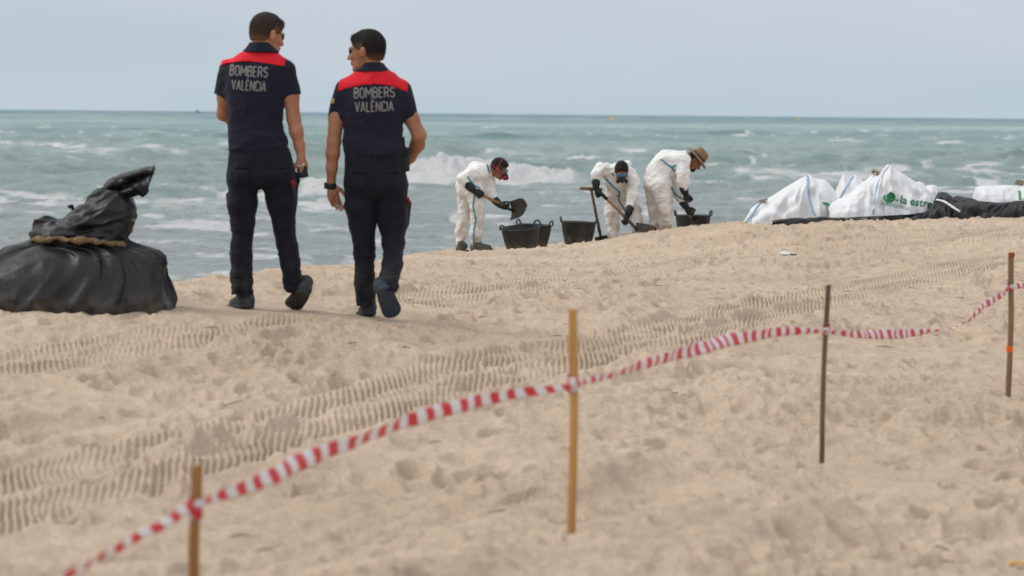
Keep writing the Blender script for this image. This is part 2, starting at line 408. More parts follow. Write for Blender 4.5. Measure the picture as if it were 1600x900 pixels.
cpx = np.array(cpx)
AS = 2.0
def _k(dx, dy):
    r2 = (dx*AS)**2 + dy**2 + 1e-6
    return r2*np.log(r2)*.5
N = len(cpx)
A = _k(cpx[:, None, 0]-cpx[None, :, 0], cpx[:, None, 1]-cpx[None, :, 1]) + np.eye(N)*.35
Pm = np.c_[np.ones(N), cpx[:, 0], cpx[:, 1]]
W = np.linalg.solve(np.block([[A, Pm], [Pm.T, np.zeros((3, 3))]]), np.r_[cpx[:, 2], 0, 0, 0])
CREST = np.array([(-400, -40), (-40, 14), (-12, 20.5), (-4.5, 22.2), (-2.5, 23.2), (-1.95, 26.5), (-1.12, 34.5), (-.7, 41.3), (1.0, 42.2), (6, 42.8), (14, 45), (60, 62), (500, 230)], float)
def crest_dist(x, y):
    """signed distance to the edge of the berm, positive towards the sea"""
    best = np.full(np.shape(x), 1e9); sg = np.ones(np.shape(x))
    for (x0, y0), (x1, y1) in zip(CREST[:-1], CREST[1:]):
        dx, dy = x1-x0, y1-y0; L = dx*dx+dy*dy
        t = np.clip(((x-x0)*dx+(y-y0)*dy)/L, 0, 1)
        ex, ey = x-x0-t*dx, y-y0-t*dy
        d = np.hypot(ex, ey); c = dx*ey-dy*ex
        m = d < best
        best = np.where(m, d, best); sg = np.where(m, np.sign(c), sg)
    return best*sg
def base_h(x, y):
    xc = np.clip(x, -9, 15); yc = np.clip(y, 0, 46)
    s = W[N]+W[N+1]*xc+W[N+2]*yc
    for i in range(N): s = s+W[i]*_k(xc-cpx[i, 0], yc-cpx[i, 1])
    return np.clip(s, 1.02, 1.95)
def land_z(x, y):
    z = CAMZ-base_h(x, y)
    d = crest_dist(x, y)
    dd = np.maximum(d, 0)
    drop = np.minimum(.5*dd**2/(dd+.8), 1.5) + np.clip(dd-3, 0, 200)*.035
    return z-drop, d

# tyre tracks: photograph pixels, unprojected on the terrain, half width, depth, lug pitch
def on_ground(px, py):
    Y = 15.0
    for _ in range(14):
        p = unproj(px, py, Y); h = float(base_h(np.array([p.x]), np.array([Y]))[0])
        dy = (CAMZ-p.z)/Y
        Y = .5*Y+.5*min(44, h/dy)
    return (unproj(px, py, Y).x, Y)
TR = [
    ([(-140, 790), (0, 752), (140, 712), (300, 675), (425, 645), (550, 615), (650, 583), (725, 566), (820, 555), (950, 534), (1100, 495), (1256, 461), (1412, 428), (1570, 397), (1720, 380)], .15, .035, .09, 1),
    ([(-140, 850), (0, 805), (150, 762), (300, 725), (425, 690), (550, 660), (640, 628), (725, 602), (860, 575), (987, 548), (1162, 511), (1287, 478), (1412, 443), (1600, 402), (1720, 386)], .17, .045, .095, -1),
    ([(600, 475), (681, 459), (750, 450), (819, 440), (920, 428), (1000, 418), (1112, 397), (1225, 383), (1412, 372), (1594, 367), (1750, 362)], .19, .03, .10, 1),
    ([(640, 480), (737, 468), (830, 455), (950, 436), (1060, 418), (1160, 405), (1260, 390), (1420, 380), (1650, 376)], .17, .026, .10, -1),
    ([(-100, 595), (0, 578), (120, 562), (240, 541), (380, 512), (520, 488)], .13, .022, .09, 1),
    ([(-60, 560), (100, 538), (230, 520), (340, 500)], .12, .018, .09, -1),
    ([(1100, 402), (1200, 396), (1330, 388), (1460, 376), (1600, 350)], .16, .02, .10, 1),
]

print('terrain grid')
def grow(a, b, n, first):
    """n steps from a to b starting with step `first`, growing geometrically"""
    lo, hi = 1.0, 3.0
    for _ in range(60):
        r = (lo+hi)/2
        s = first*(r**n-1)/(r-1) if abs(r-1) > 1e-9 else first*n
        if s > abs(b-a): hi = r
        else: lo = r
    st = first*r**np.arange(n); c = np.cumsum(st); c *= abs(b-a)/c[-1]
    return a+np.sign(b-a)*c
NC, NR = 1130, 730
uc = np.linspace(-.172, .172, NC); du = uc[1]-uc[0]
U = np.r_[grow(-.172, -12, 34, du*2)[::-1], uc, grow(.172, 12, 34, du*2)]
yc_ = np.exp(np.linspace(math.log(7.2), math.log(45.5), NR))
YY = np.r_[grow(7.2, -60, 24, .03)[::-1], yc_, grow(45.5, 400, 30, .08)]
Wd = np.sqrt(np.maximum(YY, 0)**2 + 16) if False else np.where(YY > 7.2, YY, 6+1.2*np.exp((YY-7.2)/1.2*1.0))
GX = (U[None, :]*Wd[:, None]); GY = np.repeat(YY[:, None], len(U), 1)
GZ, GD = land_z(GX, GY)
print('terrain noise')
amp = 1-sstep(2, 8, GD)
warp = fbm2(GX*.6, GY*.6, 50, 2)*.6
# long low ridges the way the machines drove (direction about 20 degrees off +Y)
ca, sa = math.cos(math.radians(21)), math.sin(math.radians(21))
ac, al = GX*ca-GY*sa, GX*sa+GY*ca
D = .062*fbm2(ac*1.1+warp, al*.28, 3, 3) + .040*fbm2(ac*3.2+warp, al*.8, 9, 3)
calm = .55+.45*sstep(-.4, .5, fbm2(GX*.35, GY*.3, 77, 2))          # churned and smoother places
keep = np.ones_like(GX)
for x_, y_, _h in cpx[:len(CP)]:
    r_k = .30+.020*y_
    keep *= 1-np.exp(-((GX-x_)/r_k)**2-((GY-y_)/(r_k*1.7))**2)
D *= keep*(1-.55*sstep(20, 34, GY))
rg = .45-np.abs(fbm2(GX*4.2+warp*2, GY*3.2, 21, 3))
rg2 = .45-np.abs(fbm2(GX*11+warp*3, GY*8, 25, 3))
D += calm*(.034*rg + .007*rg2 + .012*fbm2(GX*9, GY*7, 31, 3) + (.007*noise2(GX*24, GY*17, 41)+.0035*noise2(GX*44, GY*34, 43))*np.clip(1.6-GY/28, 0, 1))
# tracks
mesh_track = np.zeros_like(GX)
for pts, hw, dep, pitch, sgn in TR:
    g = np.array([on_ground(*q) for q in pts]); P = spline(g, 160)
    # smooth
    for _ in range(10): P[1:-1] = .25*P[:-2]+.5*P[1:-1]+.25*P[2:]
    seg = np.hypot(*np.diff(P, axis=0).T); S = np.r_[0, np.cumsum(seg)]
    th_ = np.arctan2(np.diff(P[:, 0]), np.diff(P[:, 1]))-.92*np.arctan2(P[:-1, 0], P[:-1, 1])   # angle between track and tread bars
    th_ = np.clip(th_, math.radians(7), math.radians(50)); th_ = np.convolve(np.pad(th_, 8, mode='edge'), np.ones(17)/17, 'valid')
    PHS = np.r_[0, np.cumsum(seg*np.sin(th_)/.0305)]; phase = np.zeros(GX.shape, f32)
    pad = hw*2.6
    best = np.full(GX.shape, 9.0, f32); along = np.zeros(GX.shape, f32); side = np.zeros(GX.shape, f32)
    for k in range(len(P)-1):
        (x0, y0), (x1, y1) = P[k], P[k+1]
        r0 = np.searchsorted(YY, min(y0, y1)-pad); r1 = np.searchsorted(YY, max(y0, y1)+pad)
        if r1 <= r0: continue
        um = U
        ylo = max(YY[r0], 1); xl, xr = min(x0, x1)-pad, max(x0, x1)+pad
        c0 = np.searchsorted(um, min(xl/Wd[r0], xl/Wd[min(r1, len(YY)-1)])); c1 = np.searchsorted(um, max(xr/Wd[r0], xr/Wd[min(r1, len(YY)-1)]))
        if c1 <= c0: continue
        gx, gy = GX[r0:r1, c0:c1], GY[r0:r1, c0:c1]
        dx, dy = x1-x0, y1-y0; L = math.hypot(dx, dy)
        t = np.clip(((gx-x0)*dx+(gy-y0)*dy)/L/L, 0, 1)
        ex, ey = gx-x0-t*dx, gy-y0-t*dy; d = np.hypot(ex, ey)
        b = best[r0:r1, c0:c1]; m = d < b
        b[m] = d[m]; along[r0:r1, c0:c1][m] = (S[k]+t*L)[m]; phase[r0:r1, c0:c1][m] = (PHS[k]+t*L*math.sin(th_[k])/.0305-np.sign(dx*ey-dy*ex)*d*math.cos(th_[k])/.0305)[m]; side[r0:r1, c0:c1][m] = (np.sign(dx*ey-dy*ex)*d)[m]
    q = side/hw
    endf = sstep(0, .8, along)*(1-sstep(S[-1]-.8, S[-1], along))*(.75+.25*sstep(-.7, -.1, noise2(along*.7, side*0+hw*30, 5)))
    inside = (1-sstep(.95, 1.25, np.abs(q)))*endf
    ridge = np.exp(-((np.abs(q)-1.38)/.22)**2)*endf
    qm = np.maximum(0, -q)
    ph = phase - 2.6*qm**3 + .55*noise2(along*1.3, side*6, 8) + .22*noise2(along*5, side*16, 18)
    lug = np.cos(2*math.pi*ph)
    lug = np.sign(lug)*np.abs(lug)**.7
    fl_ = 1-.50*sstep(14, 24, GY)
    D = D*(1-.9*inside) + inside*(-dep*1.7*fl_*(.50-.42*np.clip(q, -1, 1)) + (.0060+dep*.10)*lug*np.clip(.80+.65*noise2(along*1.3, side*5, 12)+.35*noise2(along*6, side*20, 13), .15, 1.25)) + ridge*dep*.55*fl_*(.7+.6*noise2(along*2.5, side*5, 14))
    mesh_track = np.maximum(mesh_track, inside)
# footprints and scuffs
rng = np.random.default_rng(11)
def pit(x, y, rx, ry, ang, dep):
    pad = 2.4*max(rx, ry)
    r0, r1 = np.searchsorted(YY, (y-pad, y+pad))
    if r1 <= r0: return
    c0, c1 = np.searchsorted(U, ((x-pad)/Wd[r0] if x-pad > 0 else (x-pad)/Wd[r0], (x+pad)/Wd[r0]))
    c1 = min(c1+2, len(U)); c0 = max(c0-2, 0)
    gx, gy = GX[r0:r1, c0:c1]-x, GY[r0:r1, c0:c1]-y
    c, s = math.cos(ang), math.sin(ang)
    q = np.hypot((gx*c+gy*s)/rx, (-gx*s+gy*c)/ry)
    D[r0:r1, c0:c1] += (-dep*np.exp(-q**4*.8) + dep*.45*np.exp(-((q-1.35)/.3)**2))*(1-.5*mesh_track[r0:r1, c0:c1])
for _ in range(4600):
    y = math.sqrt(rng.uniform(8**2, 44**2)); x = rng.uniform(-.2, .2)*y
    k = noise2(np.array([x*.5]), np.array([y*.35]), 99)[0]
    if k < -.35 and rng.random() < .7: continue
    pit(x, y, rng.uniform(.035, .08), rng.uniform(.07, .16), rng.uniform(-.9, .9), rng.uniform(.010, .038))
for (a, b, n, sd_) in (((-2.6, 9), (1.0, 21), 30, 1), ((1.8, 9), (6.5, 36), 60, 2), ((-.3, 20), (3.5, 40), 44, 3), ((-1.6, 13), (-.9, 20), 18, 4), ((.8, 9), (4.2, 22), 34, 5)):
    for k in range(n):      # trails of footprints
        t = k/n; x = a[0]+(b[0]-a[0])*t+rng.normal(0, .04); y = a[1]+(b[1]-a[1])*t
        pit(x+(.11 if k % 2 else -.11), y, .055, .14, -math.atan2(b[0]-a[0], b[1]-a[1])+rng.normal(0, .15), .04)
# the stakes and the feet press small hollows
for px, py, Y, r in ((895, 835, 11.4, .09), (1288, 716, 14.8, .16), (1578, 617, 18, .1)):
    p = unproj(px, py, Y); pit(p.x, Y-.05, r, r*1.3, 0, .032)
for px, py, Y, r_f in ((378, 482, 19.8, .34), (462, 481, 19.8, .30), (573, 493, 19.8, .26), (612, 494, 19.75, .26), (722, 393, 40, .35), (752, 391, 39.9, .4), (815, 391, 39.8, .4), (903, 382, 40.8, .4)):
    p = unproj(px, py, Y); m_ = np.exp(-(((GX-p.x)/r_f)**2+((GY-p.y)/(r_f*1.6))**2)**2)
    D = D*(1-.8*m_)-.012*m_
GZ = GZ + D*amp
sand = mesh_obj('sand', np.stack([GX, GY, GZ], -1).reshape(-1, 3), grid_faces(len(YY), len(U)), M['sand'])
tag(sand, 'pale churned beach sand crossed by tyre tracks and footprints', None, None, 'structure')
def ground(x, y):
    i = int(np.clip(np.searchsorted(YY, y), 1, len(YY)-1)); j = int(np.clip(np.searchsorted(U, x/Wd[i]), 1, len(U)-1))
    return float(GZ[i, j])

# ------------------------------------------------------------------ sea
print('sea')
def ocean_tile(n, L, wind, wdir, seed, lo, hi, ex=3, kp=4):
    """random sea surface tile (heights), wavelengths between lo and hi metres"""
    r = np.random.default_rng(seed)
    k = np.fft.fftfreq(n, L/n)*2*math.pi
    kx, ky = np.meshgrid(k, k); kk = np.hypot(kx, ky); kk[0, 0] = 1
    Lw = wind**2/9.81
    S = np.exp(-1/(kk*Lw)**2)/kk**kp
    cs = (kx*wdir[0]+ky*wdir[1])/kk
    S *= np.abs(cs)**ex
    lam = 2*math.pi/kk
    S *= (lam > lo)*(lam < hi); S[0, 0] = 0
    h = np.fft.ifft2((r.normal(size=(n, n))+1j*r.normal(size=(n, n)))*np.sqrt(S)).real
    return (h/h.std()).astype(f32)
def sample(T, L, x, y):
    n = T.shape[0]; u = (x/L*n) % n; v = (y/L*n) % n
    i = np.floor(u).astype(int) % n; j = np.floor(v).astype(int) % n; fu = u-np.floor(u); fv = v-np.floor(v)
    i2, j2 = (i+1) % n, (j+1) % n
    return T[j, i]*(1-fu)*(1-fv)+T[j, i2]*fu*(1-fv)+T[j2, i]*(1-fu)*fv+T[j2, i2]*fu*fv
T1 = ocean_tile(512, 173., 7, (.25, -1), 1, 3.0, 40, 2, 3.4); T2 = ocean_tile(512, 41., 5, (.1, -1), 2, .7, 4, 1, 3.2); T3 = ocean_tile(512, 13.7, 4, (-.2, -1), 3, .15, 1.2, 1, 3.2)
SC_, SR = 420, 860
u2 = np.linspace(-.185, .185, SC_); d2 = u2[1]-u2[0]
SU = np.r_[grow(-.185, -14, 24, d2*1.5)[::-1], u2, grow(.185, 14, 24, d2*1.5)]
iy = np.linspace(1/40., 1/25000., SR); SY = np.r_[np.linspace(14, 39, 14), 1/iy]
SX = SU[None, :]*SY[:, None]; SYg = np.repeat(SY[:, None], len(SU), 1)
dY = np.gradient(SY)[:, None]
att = lambda lam: np.clip(1.5*lam/dY-.5, 0, 1)
dist_shore = np.maximum(SYg-45, 0)
deep = sstep(0, 120, dist_shore)
gust = .7+.3*fbm2(SX*.02, SYg*.008, 4, 2)
Z = (.07+.16*deep)*sample(T1, 173., SX, SYg)*att(8) + (.042+.070*deep)*gust*sample(T2, 41., SX, SYg)*att(2) + (.010+.014*deep)*sample(T3, 13.7, SX, SYg)*att(.5)
# shoaling swell lines
for Y0, a, wl_, sd_ in ((58, .10, 2.0, 1), (72, .16, 2.2, 2), (90, .26, 2.5, 3), (141, .35, 4, 6), (172, .42, 5, 5), (225, .4, 6, 7)):
    off = Y0+3.5*noise2(SX*.07+sd_*5, SX*0, sd_)+.10*SX
    q = (SYg-off)/wl_
    m = np.clip(.45+.9*noise2(SX*.11+sd_*31, SYg*.01, sd_+9), 0, 1)
    Z = Z + a*m*np.exp(-np.where(q < 0, (q*1.9)**2, (q*.8)**2))
# the breaking waves: (px0, px1, base row, top row)
foam = np.zeros_like(SX)
PX, PY = to_px(SX, SYg, np.full_like(SX, SEA))
def breaker(px0, px1, row, hm, soft=40, depth=3.2, fo=1.0, sd_=0):
    global Z, foam
    Yb = None
    for Y in np.arange(45, 400, .25):
        if to_px((.5*(px0+px1)-800)/FPX*Y, Y, SEA)[1] <= row: Yb = Y; break
    edge = sstep(px0, px0+soft, PX)*(1-sstep(px1-soft, px1, PX))
    off = Yb+1.2*noise2(SX*.25+sd_, SX*0, sd_+60)
    q = (SYg-off)
    lump = .72+.26*fbm2(SX*.42+sd_, SYg*.12, sd_+61, 2)+.11*fbm2(SX*2.0+sd_, SYg*.5, sd_+65, 3)
    prof = sstep(-1.3, .5, q)*np.exp(-np.maximum(q-.3, 0)**2/(2*depth**2)*.9)
    turb = .12*(1-2*np.abs(fbm2(SX*1.7, SYg*1.0, 62, 3)))
    Z = Z+edge*prof*(hm*lump+turb*hm)
    f = sstep(-3.0, -.3, q+.8*fbm2(SX*.8, SYg*.5, 70+sd_, 2))*(1-sstep(depth*.9, depth*1.9, q+1.2*fbm2(SX*.5, SYg*.4, 71+sd_, 2)))
    foam = np.maximum(foam, f*edge*fo*(.84+.22*fbm2(SX*.8, SYg*.6, 63, 3)))
breaker(520, 990, 290, 1.05, 150, 4.6, 1.05, 1)
breaker(820, 1010, 262, .62, 80, 4.5, .8, 14)
breaker(560, 760, 292, .45, 60, 3.0, .9, 11)
breaker(452, 540, 303, .50, 30, 2.0, .85, 2)
breaker(-200, 350, 322, .18, 80, 3.0, .50, 3)
breaker(1090, 1580, 283, .30, 120, 5.0, .48, 4)
breaker(1440, 1530, 226, .75, 40, 4, .75, 5)
breaker(1280, 1420, 250, .45, 60, 5, .5, 9)
breaker(-80, 60, 214, .4, 25, 3, .35, 6)
breaker(245, 280, 238, .45, 15, 2.5, .75, 7)
# streaky foam rafts
def raft(px0, px1, r0, r1, s, sx=.35, sy=.12, soft=60, sd_=0):
    global foam
    sx *= 1.6; sy *= 1.5; m = sstep(px0, px0+soft, PX)*(1-sstep(px1-soft, px1, PX))*sstep(r0-4, r0+4, PY)*(1-sstep(r1-4, r1+6, PY))
    k = fbm2(SX*sx+2*fbm2(SX*.2, SYg*.1, 7, 2), SYg*sy, 80+sd_, 4, .55)
    foam = np.maximum(foam, m*np.clip(s+.6*k, 0, .85))
raft(-400, 560, 298, 336, .28, .5, .3, 60, 1)
raft(950, 2000, 262, 300, .18, .35, .18, 100, 2)
raft(600, 1200, 288, 300, .22, .4, .3, 60, 3)
raft(-400, 2200, 196, 262, -.10, .25, .10, 60, 4)
raft(-400, 900, 338, 445, .02, .6, .5, 60, 5)
raft(800, 2200, 300, 360, .03, .5, .3, 60, 6)
lz, ld = land_z(SX[:240], SYg[:240])
ff = np.zeros_like(SX); ff[:240] = 1-sstep(.05, .30, SEA-lz)
foam = np.maximum(foam, ff*.75)
# swash line seen past the edge of the sand on the left
foam = np.maximum(foam, (1-sstep(0, 9, np.abs(PY-441+PX*.03+3*noise2(SX*.9, SX*0, 5))))*(PX < 470)*.62)
foam += .0*Z
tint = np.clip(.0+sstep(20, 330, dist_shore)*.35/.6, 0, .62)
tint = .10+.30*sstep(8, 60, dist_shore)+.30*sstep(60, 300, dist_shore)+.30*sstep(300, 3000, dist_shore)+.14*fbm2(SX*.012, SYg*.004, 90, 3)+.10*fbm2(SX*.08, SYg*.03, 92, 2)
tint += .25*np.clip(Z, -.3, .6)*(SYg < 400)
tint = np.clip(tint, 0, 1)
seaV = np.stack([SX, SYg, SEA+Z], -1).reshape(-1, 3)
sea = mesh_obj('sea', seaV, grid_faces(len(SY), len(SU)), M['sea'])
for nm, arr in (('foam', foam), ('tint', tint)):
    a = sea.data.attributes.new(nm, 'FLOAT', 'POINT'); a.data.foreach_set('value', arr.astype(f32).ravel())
tag(sea, 'grey green choppy sea with white breakers running to the horizon', None, None, 'structure')

# ------------------------------------------------------------------ implicit surfaces (smooth solids)
def smin(a, b, k):
    h = np.clip(.5+.5*(b-a)/k, 0, 1); return b*(1-h)+a*h-k*h*(1-h)
class Vox:
    def __init__(s, lo, hi, h):
        s.h = h; s.lo = np.array(lo, float); s.hi = np.array(hi, float)
        s.ax = [np.arange(lo[i], hi[i]+h, h).astype(f32) for i in range(3)]
        s.F = np.full([len(a) for a in s.ax], 1.0, f32)
    def put(s, fn, lo, hi, k=.02, mode='u', cut=None):
        m = k+2.5*s.h
        sl = []
        for i in range(3):
            a, b = np.searchsorted(s.ax[i], (lo[i]-m, hi[i]+m)); sl.append(slice(a, b))
            if b <= a: return s
        X = s.ax[0][sl[0]][:, None, None]; Y = s.ax[1][sl[1]][None, :, None]; Z = s.ax[2][sl[2]][None, None, :]
        d = fn(X, Y, Z)
        for c in (cut or []):
            pt, nn = c; d = np.maximum(d, (X-pt[0])*nn[0]+(Y-pt[1])*nn[1]+(Z-pt[2])*nn[2])
        v = s.F[tuple(sl)]
        if mode == 'u': v[...] = smin(v, d, k)
        elif mode == 'max': v[...] = np.maximum(v, d)
        elif mode == 'sub': v[...] = np.maximum(v, -d)
        return s
    def cap(s, a, b, ra, rb=None, n=None, fl=1, k=.02, mode='u', cut=None):
        rb = ra if rb is None else rb
        a = np.array(a, f32); b = np.array(b, f32)
        nn = None if n is None else np.array(n, f32)/np.linalg.norm(n)
        ba = b-a
        if nn is not None: ba = ba+nn*float(ba@nn)*(1/fl-1)
        L = float(ba@ba)+1e-12
        def fn(X, Y, Z):
            px, py, pz = X-a[0], Y-a[1], Z-a[2]
            if nn is not None:
                q = (px*nn[0]+py*nn[1]+pz*nn[2])*(1/fl-1); px = px+q*nn[0]; py = py+q*nn[1]; pz = pz+q*nn[2]
            t = np.clip((px*ba[0]+py*ba[1]+pz*ba[2])/L, 0, 1)
            return np.sqrt((px-ba[0]*t)**2+(py-ba[1]*t)**2+(pz-ba[2]*t)**2)-(ra+(rb-ra)*t)
        R = max(ra, rb)*max(1, fl)
        return s.put(fn, np.minimum(a, b)-R, np.maximum(a, b)+R, k, mode, cut)
    def chain(s, pts, rs, **kw):
        for i in range(len(pts)-1): s.cap(pts[i], pts[i+1], rs[i], rs[i+1], **kw)
        return s
    def ell(s, c, r, R=None, k=.02, mode='u', cut=None):
        c = np.array(c, f32); R = np.eye(3) if R is None else np.array(R)
        def fn(X, Y, Z):
            px, py, pz = X-c[0], Y-c[1], Z-c[2]
            q = [px*R[0, i]+py*R[1, i]+pz*R[2, i] for i in range(3)]
            k0 = np.sqrt(sum((q[i]/r[i])**2 for i in range(3))); k1 = np.sqrt(sum((q[i]/r[i]**2)**2 for i in range(3)))+1e-6
            return k0*(k0-1)/k1
        m = max(r)
        return s.put(fn, c-m, c+m, k, mode, cut)
    def loft(s, rings, n=2.4, k=.02, cut=None, mode='u'):
        """rings: (z, cx, cy, half width, half depth), any order"""
        rg = np.array(sorted([tuple(r) for r in rings]), float)
        z0, z1 = rg[0, 0], rg[-1, 0]
        def fn(X, Y, Z):
            zz = np.clip(Z.ravel(), z0, z1)
            P = [np.interp(zz, rg[:, 0], rg[:, i]) for i in (1, 2, 3, 4)]
            w_ = max(1, int(.025/s.h))
            if w_ > 1:
                kk = np.ones(w_)/w_; P = [np.convolve(np.pad(p, w_, mode='edge'), kk, 'same')[w_:-w_] for p in P]
            cx, cy, hw, hd = [p[None, None, :].astype(f32) for p in P]
            q = (np.abs((X-cx)/hw)**n+np.abs((Y-cy)/hd)**n)**(1/n)
            return np.maximum((q-1)*np.minimum(hw, hd), np.maximum(z0-Z, Z-z1))
        mw = max(rg[:, 3])
        return s.put(fn, (min(rg[:, 1])-mw, min(rg[:, 2])-mw, z0), (max(rg[:, 1])+mw, max(rg[:, 2])+mw, z1), k, mode, cut)
    def mesh(s):
        F = s.F; h = s.h
        ins = F < 0
        c = np.zeros([d-1 for d in F.shape], np.int8)
        for a in (0, 1):
            for b in (0, 1):
                for d in (0, 1):
                    c += ins[a:F.shape[0]-1+a, b:F.shape[1]-1+b, d:F.shape[2]-1+d]
        act = (c > 0) & (c < 8)
        I = np.argwhere(act)
        idx = np.full(c.shape, -1, np.int32); idx[act] = np.arange(len(I))
        acc = np.zeros((len(I), 3), f32); cnt = np.zeros(len(I), f32)
        for ax in range(3):
            o1, o2 = [i for i in range(3) if i != ax]
            for p in (0, 1):
                for q in (0, 1):
                    A_ = I.copy(); A_[:, o1] += p; A_[:, o2] += q; B_ = A_.copy(); B_[:, ax] += 1
                    fa = F[A_[:, 0], A_[:, 1], A_[:, 2]]; fb = F[B_[:, 0], B_[:, 1], B_[:, 2]]
                    m = (fa < 0) != (fb < 0)
                    t = np.where(m, fa/np.where(m, fa-fb, 1), 0)
                    P = A_.astype(f32); P[:, ax] += t
                    acc[m] += P[m]; cnt[m] += 1
        V = acc/cnt[:, None]*h+np.array([a[0] for a in s.ax], f32)
        Q = []
        for ax in range(3):
            o1, o2 = [i for i in range(3) if i != ax]
            sa_ = [slice(None)]*3; sb_ = [slice(None)]*3; sa_[ax] = slice(0, -1); sb_[ax] = slice(1, None)
            sg = ins[tuple(sa_)] != ins[tuple(sb_)]
            E = np.argwhere(sg)
            ok = (E[:, o1] > 0) & (E[:, o2] > 0) & (E[:, o1] < F.shape[o1]-1) & (E[:, o2] < F.shape[o2]-1)
            E = E[ok]
            def g(a, b):
                t = E.copy(); t[:, o1] -= a; t[:, o2] -= b; return idx[t[:, 0], t[:, 1], t[:, 2]]
            q = np.stack([g(1, 1), g(0, 1), g(0, 0), g(1, 0)], -1)
            inn = ins[E[:, 0], E[:, 1], E[:, 2]]
            fl = inn if ax != 1 else ~inn
            q[~fl] = q[~fl][:, ::-1]
            Q.append(q)
        return V, np.concatenate(Q)
    def copyF(s):
        v = Vox.__new__(Vox); v.h = s.h; v.lo = s.lo; v.hi = s.hi; v.ax = s.ax; v.F = s.F.copy(); return v
def vnormals(V, Q):
    n = np.zeros_like(V)
    fn = np.cross(V[Q[:, 2]]-V[Q[:, 0]], V[Q[:, 3]]-V[Q[:, 1]])
    for i in range(4): np.add.at(n, Q[:, i], fn)
    return n/(np.linalg.norm(n, axis=1, keepdims=True)+1e-12)
def relax(V, Q, it=2):
    for _ in range(it):
        a = np.zeros_like(V); c = np.zeros(len(V), f32)
        for i in range(4):
            for j in (1, 3):
                np.add.at(a, Q[:, i], V[Q[:, (i+j) % 4]]); np.add.at(c, Q[:, i], 1)
        V = .5*V+.5*a/c[:, None]
    return V
def vox_obj(name, vx, m, parent, wr=None, smooth=1):
    V, Q = vx.mesh()
    V = relax(V, Q, smooth)
    if wr is not None:
        V = V+vnormals(V, Q)*wr(V)[:, None].astype(f32)
    return mesh_obj(name, V, Q, m, parent)
def folds(amp_, fr, seed, stretch=(1, 1, 1)):
    st = np.array(stretch)
    def f(V):
        p = V*st
        wv = np.stack([noise3(p, fr*.6, seed+20), noise3(p, fr*.6, seed+30), noise3(p, fr*.6, seed+40)], -1)*.08
        r = 1-np.abs(noise3(p+wv, fr, seed))*2
        r2 = 1-np.abs(noise3(p+wv, fr*2.1, seed+5))*2
        return amp_*(r*.7+r2*.35-.42)
    return f

def basis(fwd, up=(0, 0, 1)):
    """columns: right, forward, up for a head or a hand"""
    f = Vector(fwd).normalized(); u = Vector(up); r = f.cross(u).normalized(); u = r.cross(f).normalized()
    return np.array([[r.x, f.x, u.x], [r.y, f.y, u.y], [r.z, f.z, u.z]])
def head(vx, c, fwd, sc=1.0, up=(0, 0, 1), nose=True):
    R = basis(fwd, up); c = np.array(c)
    T = lambda p: c+R@(np.array(p)*sc)
    r = lambda *a: [x*sc for x in a]
    vx.ell(T((0, -.012, .030)), r(.076, .097, .088), R, .02)
    vx.ell(T((0, .028, -.040)), r(.060, .066, .078), R, .03)
    vx.cap(T((-.035, .045, -.082)), T((.035, .045, -.082)), .022*sc, k=.03)
    vx.cap(T((0, .072, -.092)), T((0, .078, -.098)), .020*sc, k=.025)
    vx.cap(T((-.035, .083, .022)), T((.035, .083, .022)), .011*sc, k=.015)      # brow
    vx.cap(T((0, .094, .010)), T((0, .114, -.028)), .007*sc, .013*sc, k=.01)    # nose
    vx.cap(T((-.012, .101, -.033)), T((.012, .101, -.033)), .009*sc, k=.008)
    for s_ in (-1, 1):
        vx.ell(T((s_*.036, .074, -.022)), r(.022, .02, .02), R, .02)            # cheek
        vx.ell(T((s_*.077, -.004, -.008)), r(.009, .019, .030), R, .006)        # ear
        vx.ell(T((s_*.082, -.012, .006)), r(.008, .012, .016), R, .006)
    vx.cap(T((-.020, .093, -.058)), T((.020, .093, -.058)), .008*sc, k=.01)     # lips
    vx.cap(T((-.016, .092, -.068)), T((.016, .092, -.068)), .008*sc, k=.006)
    return T, R
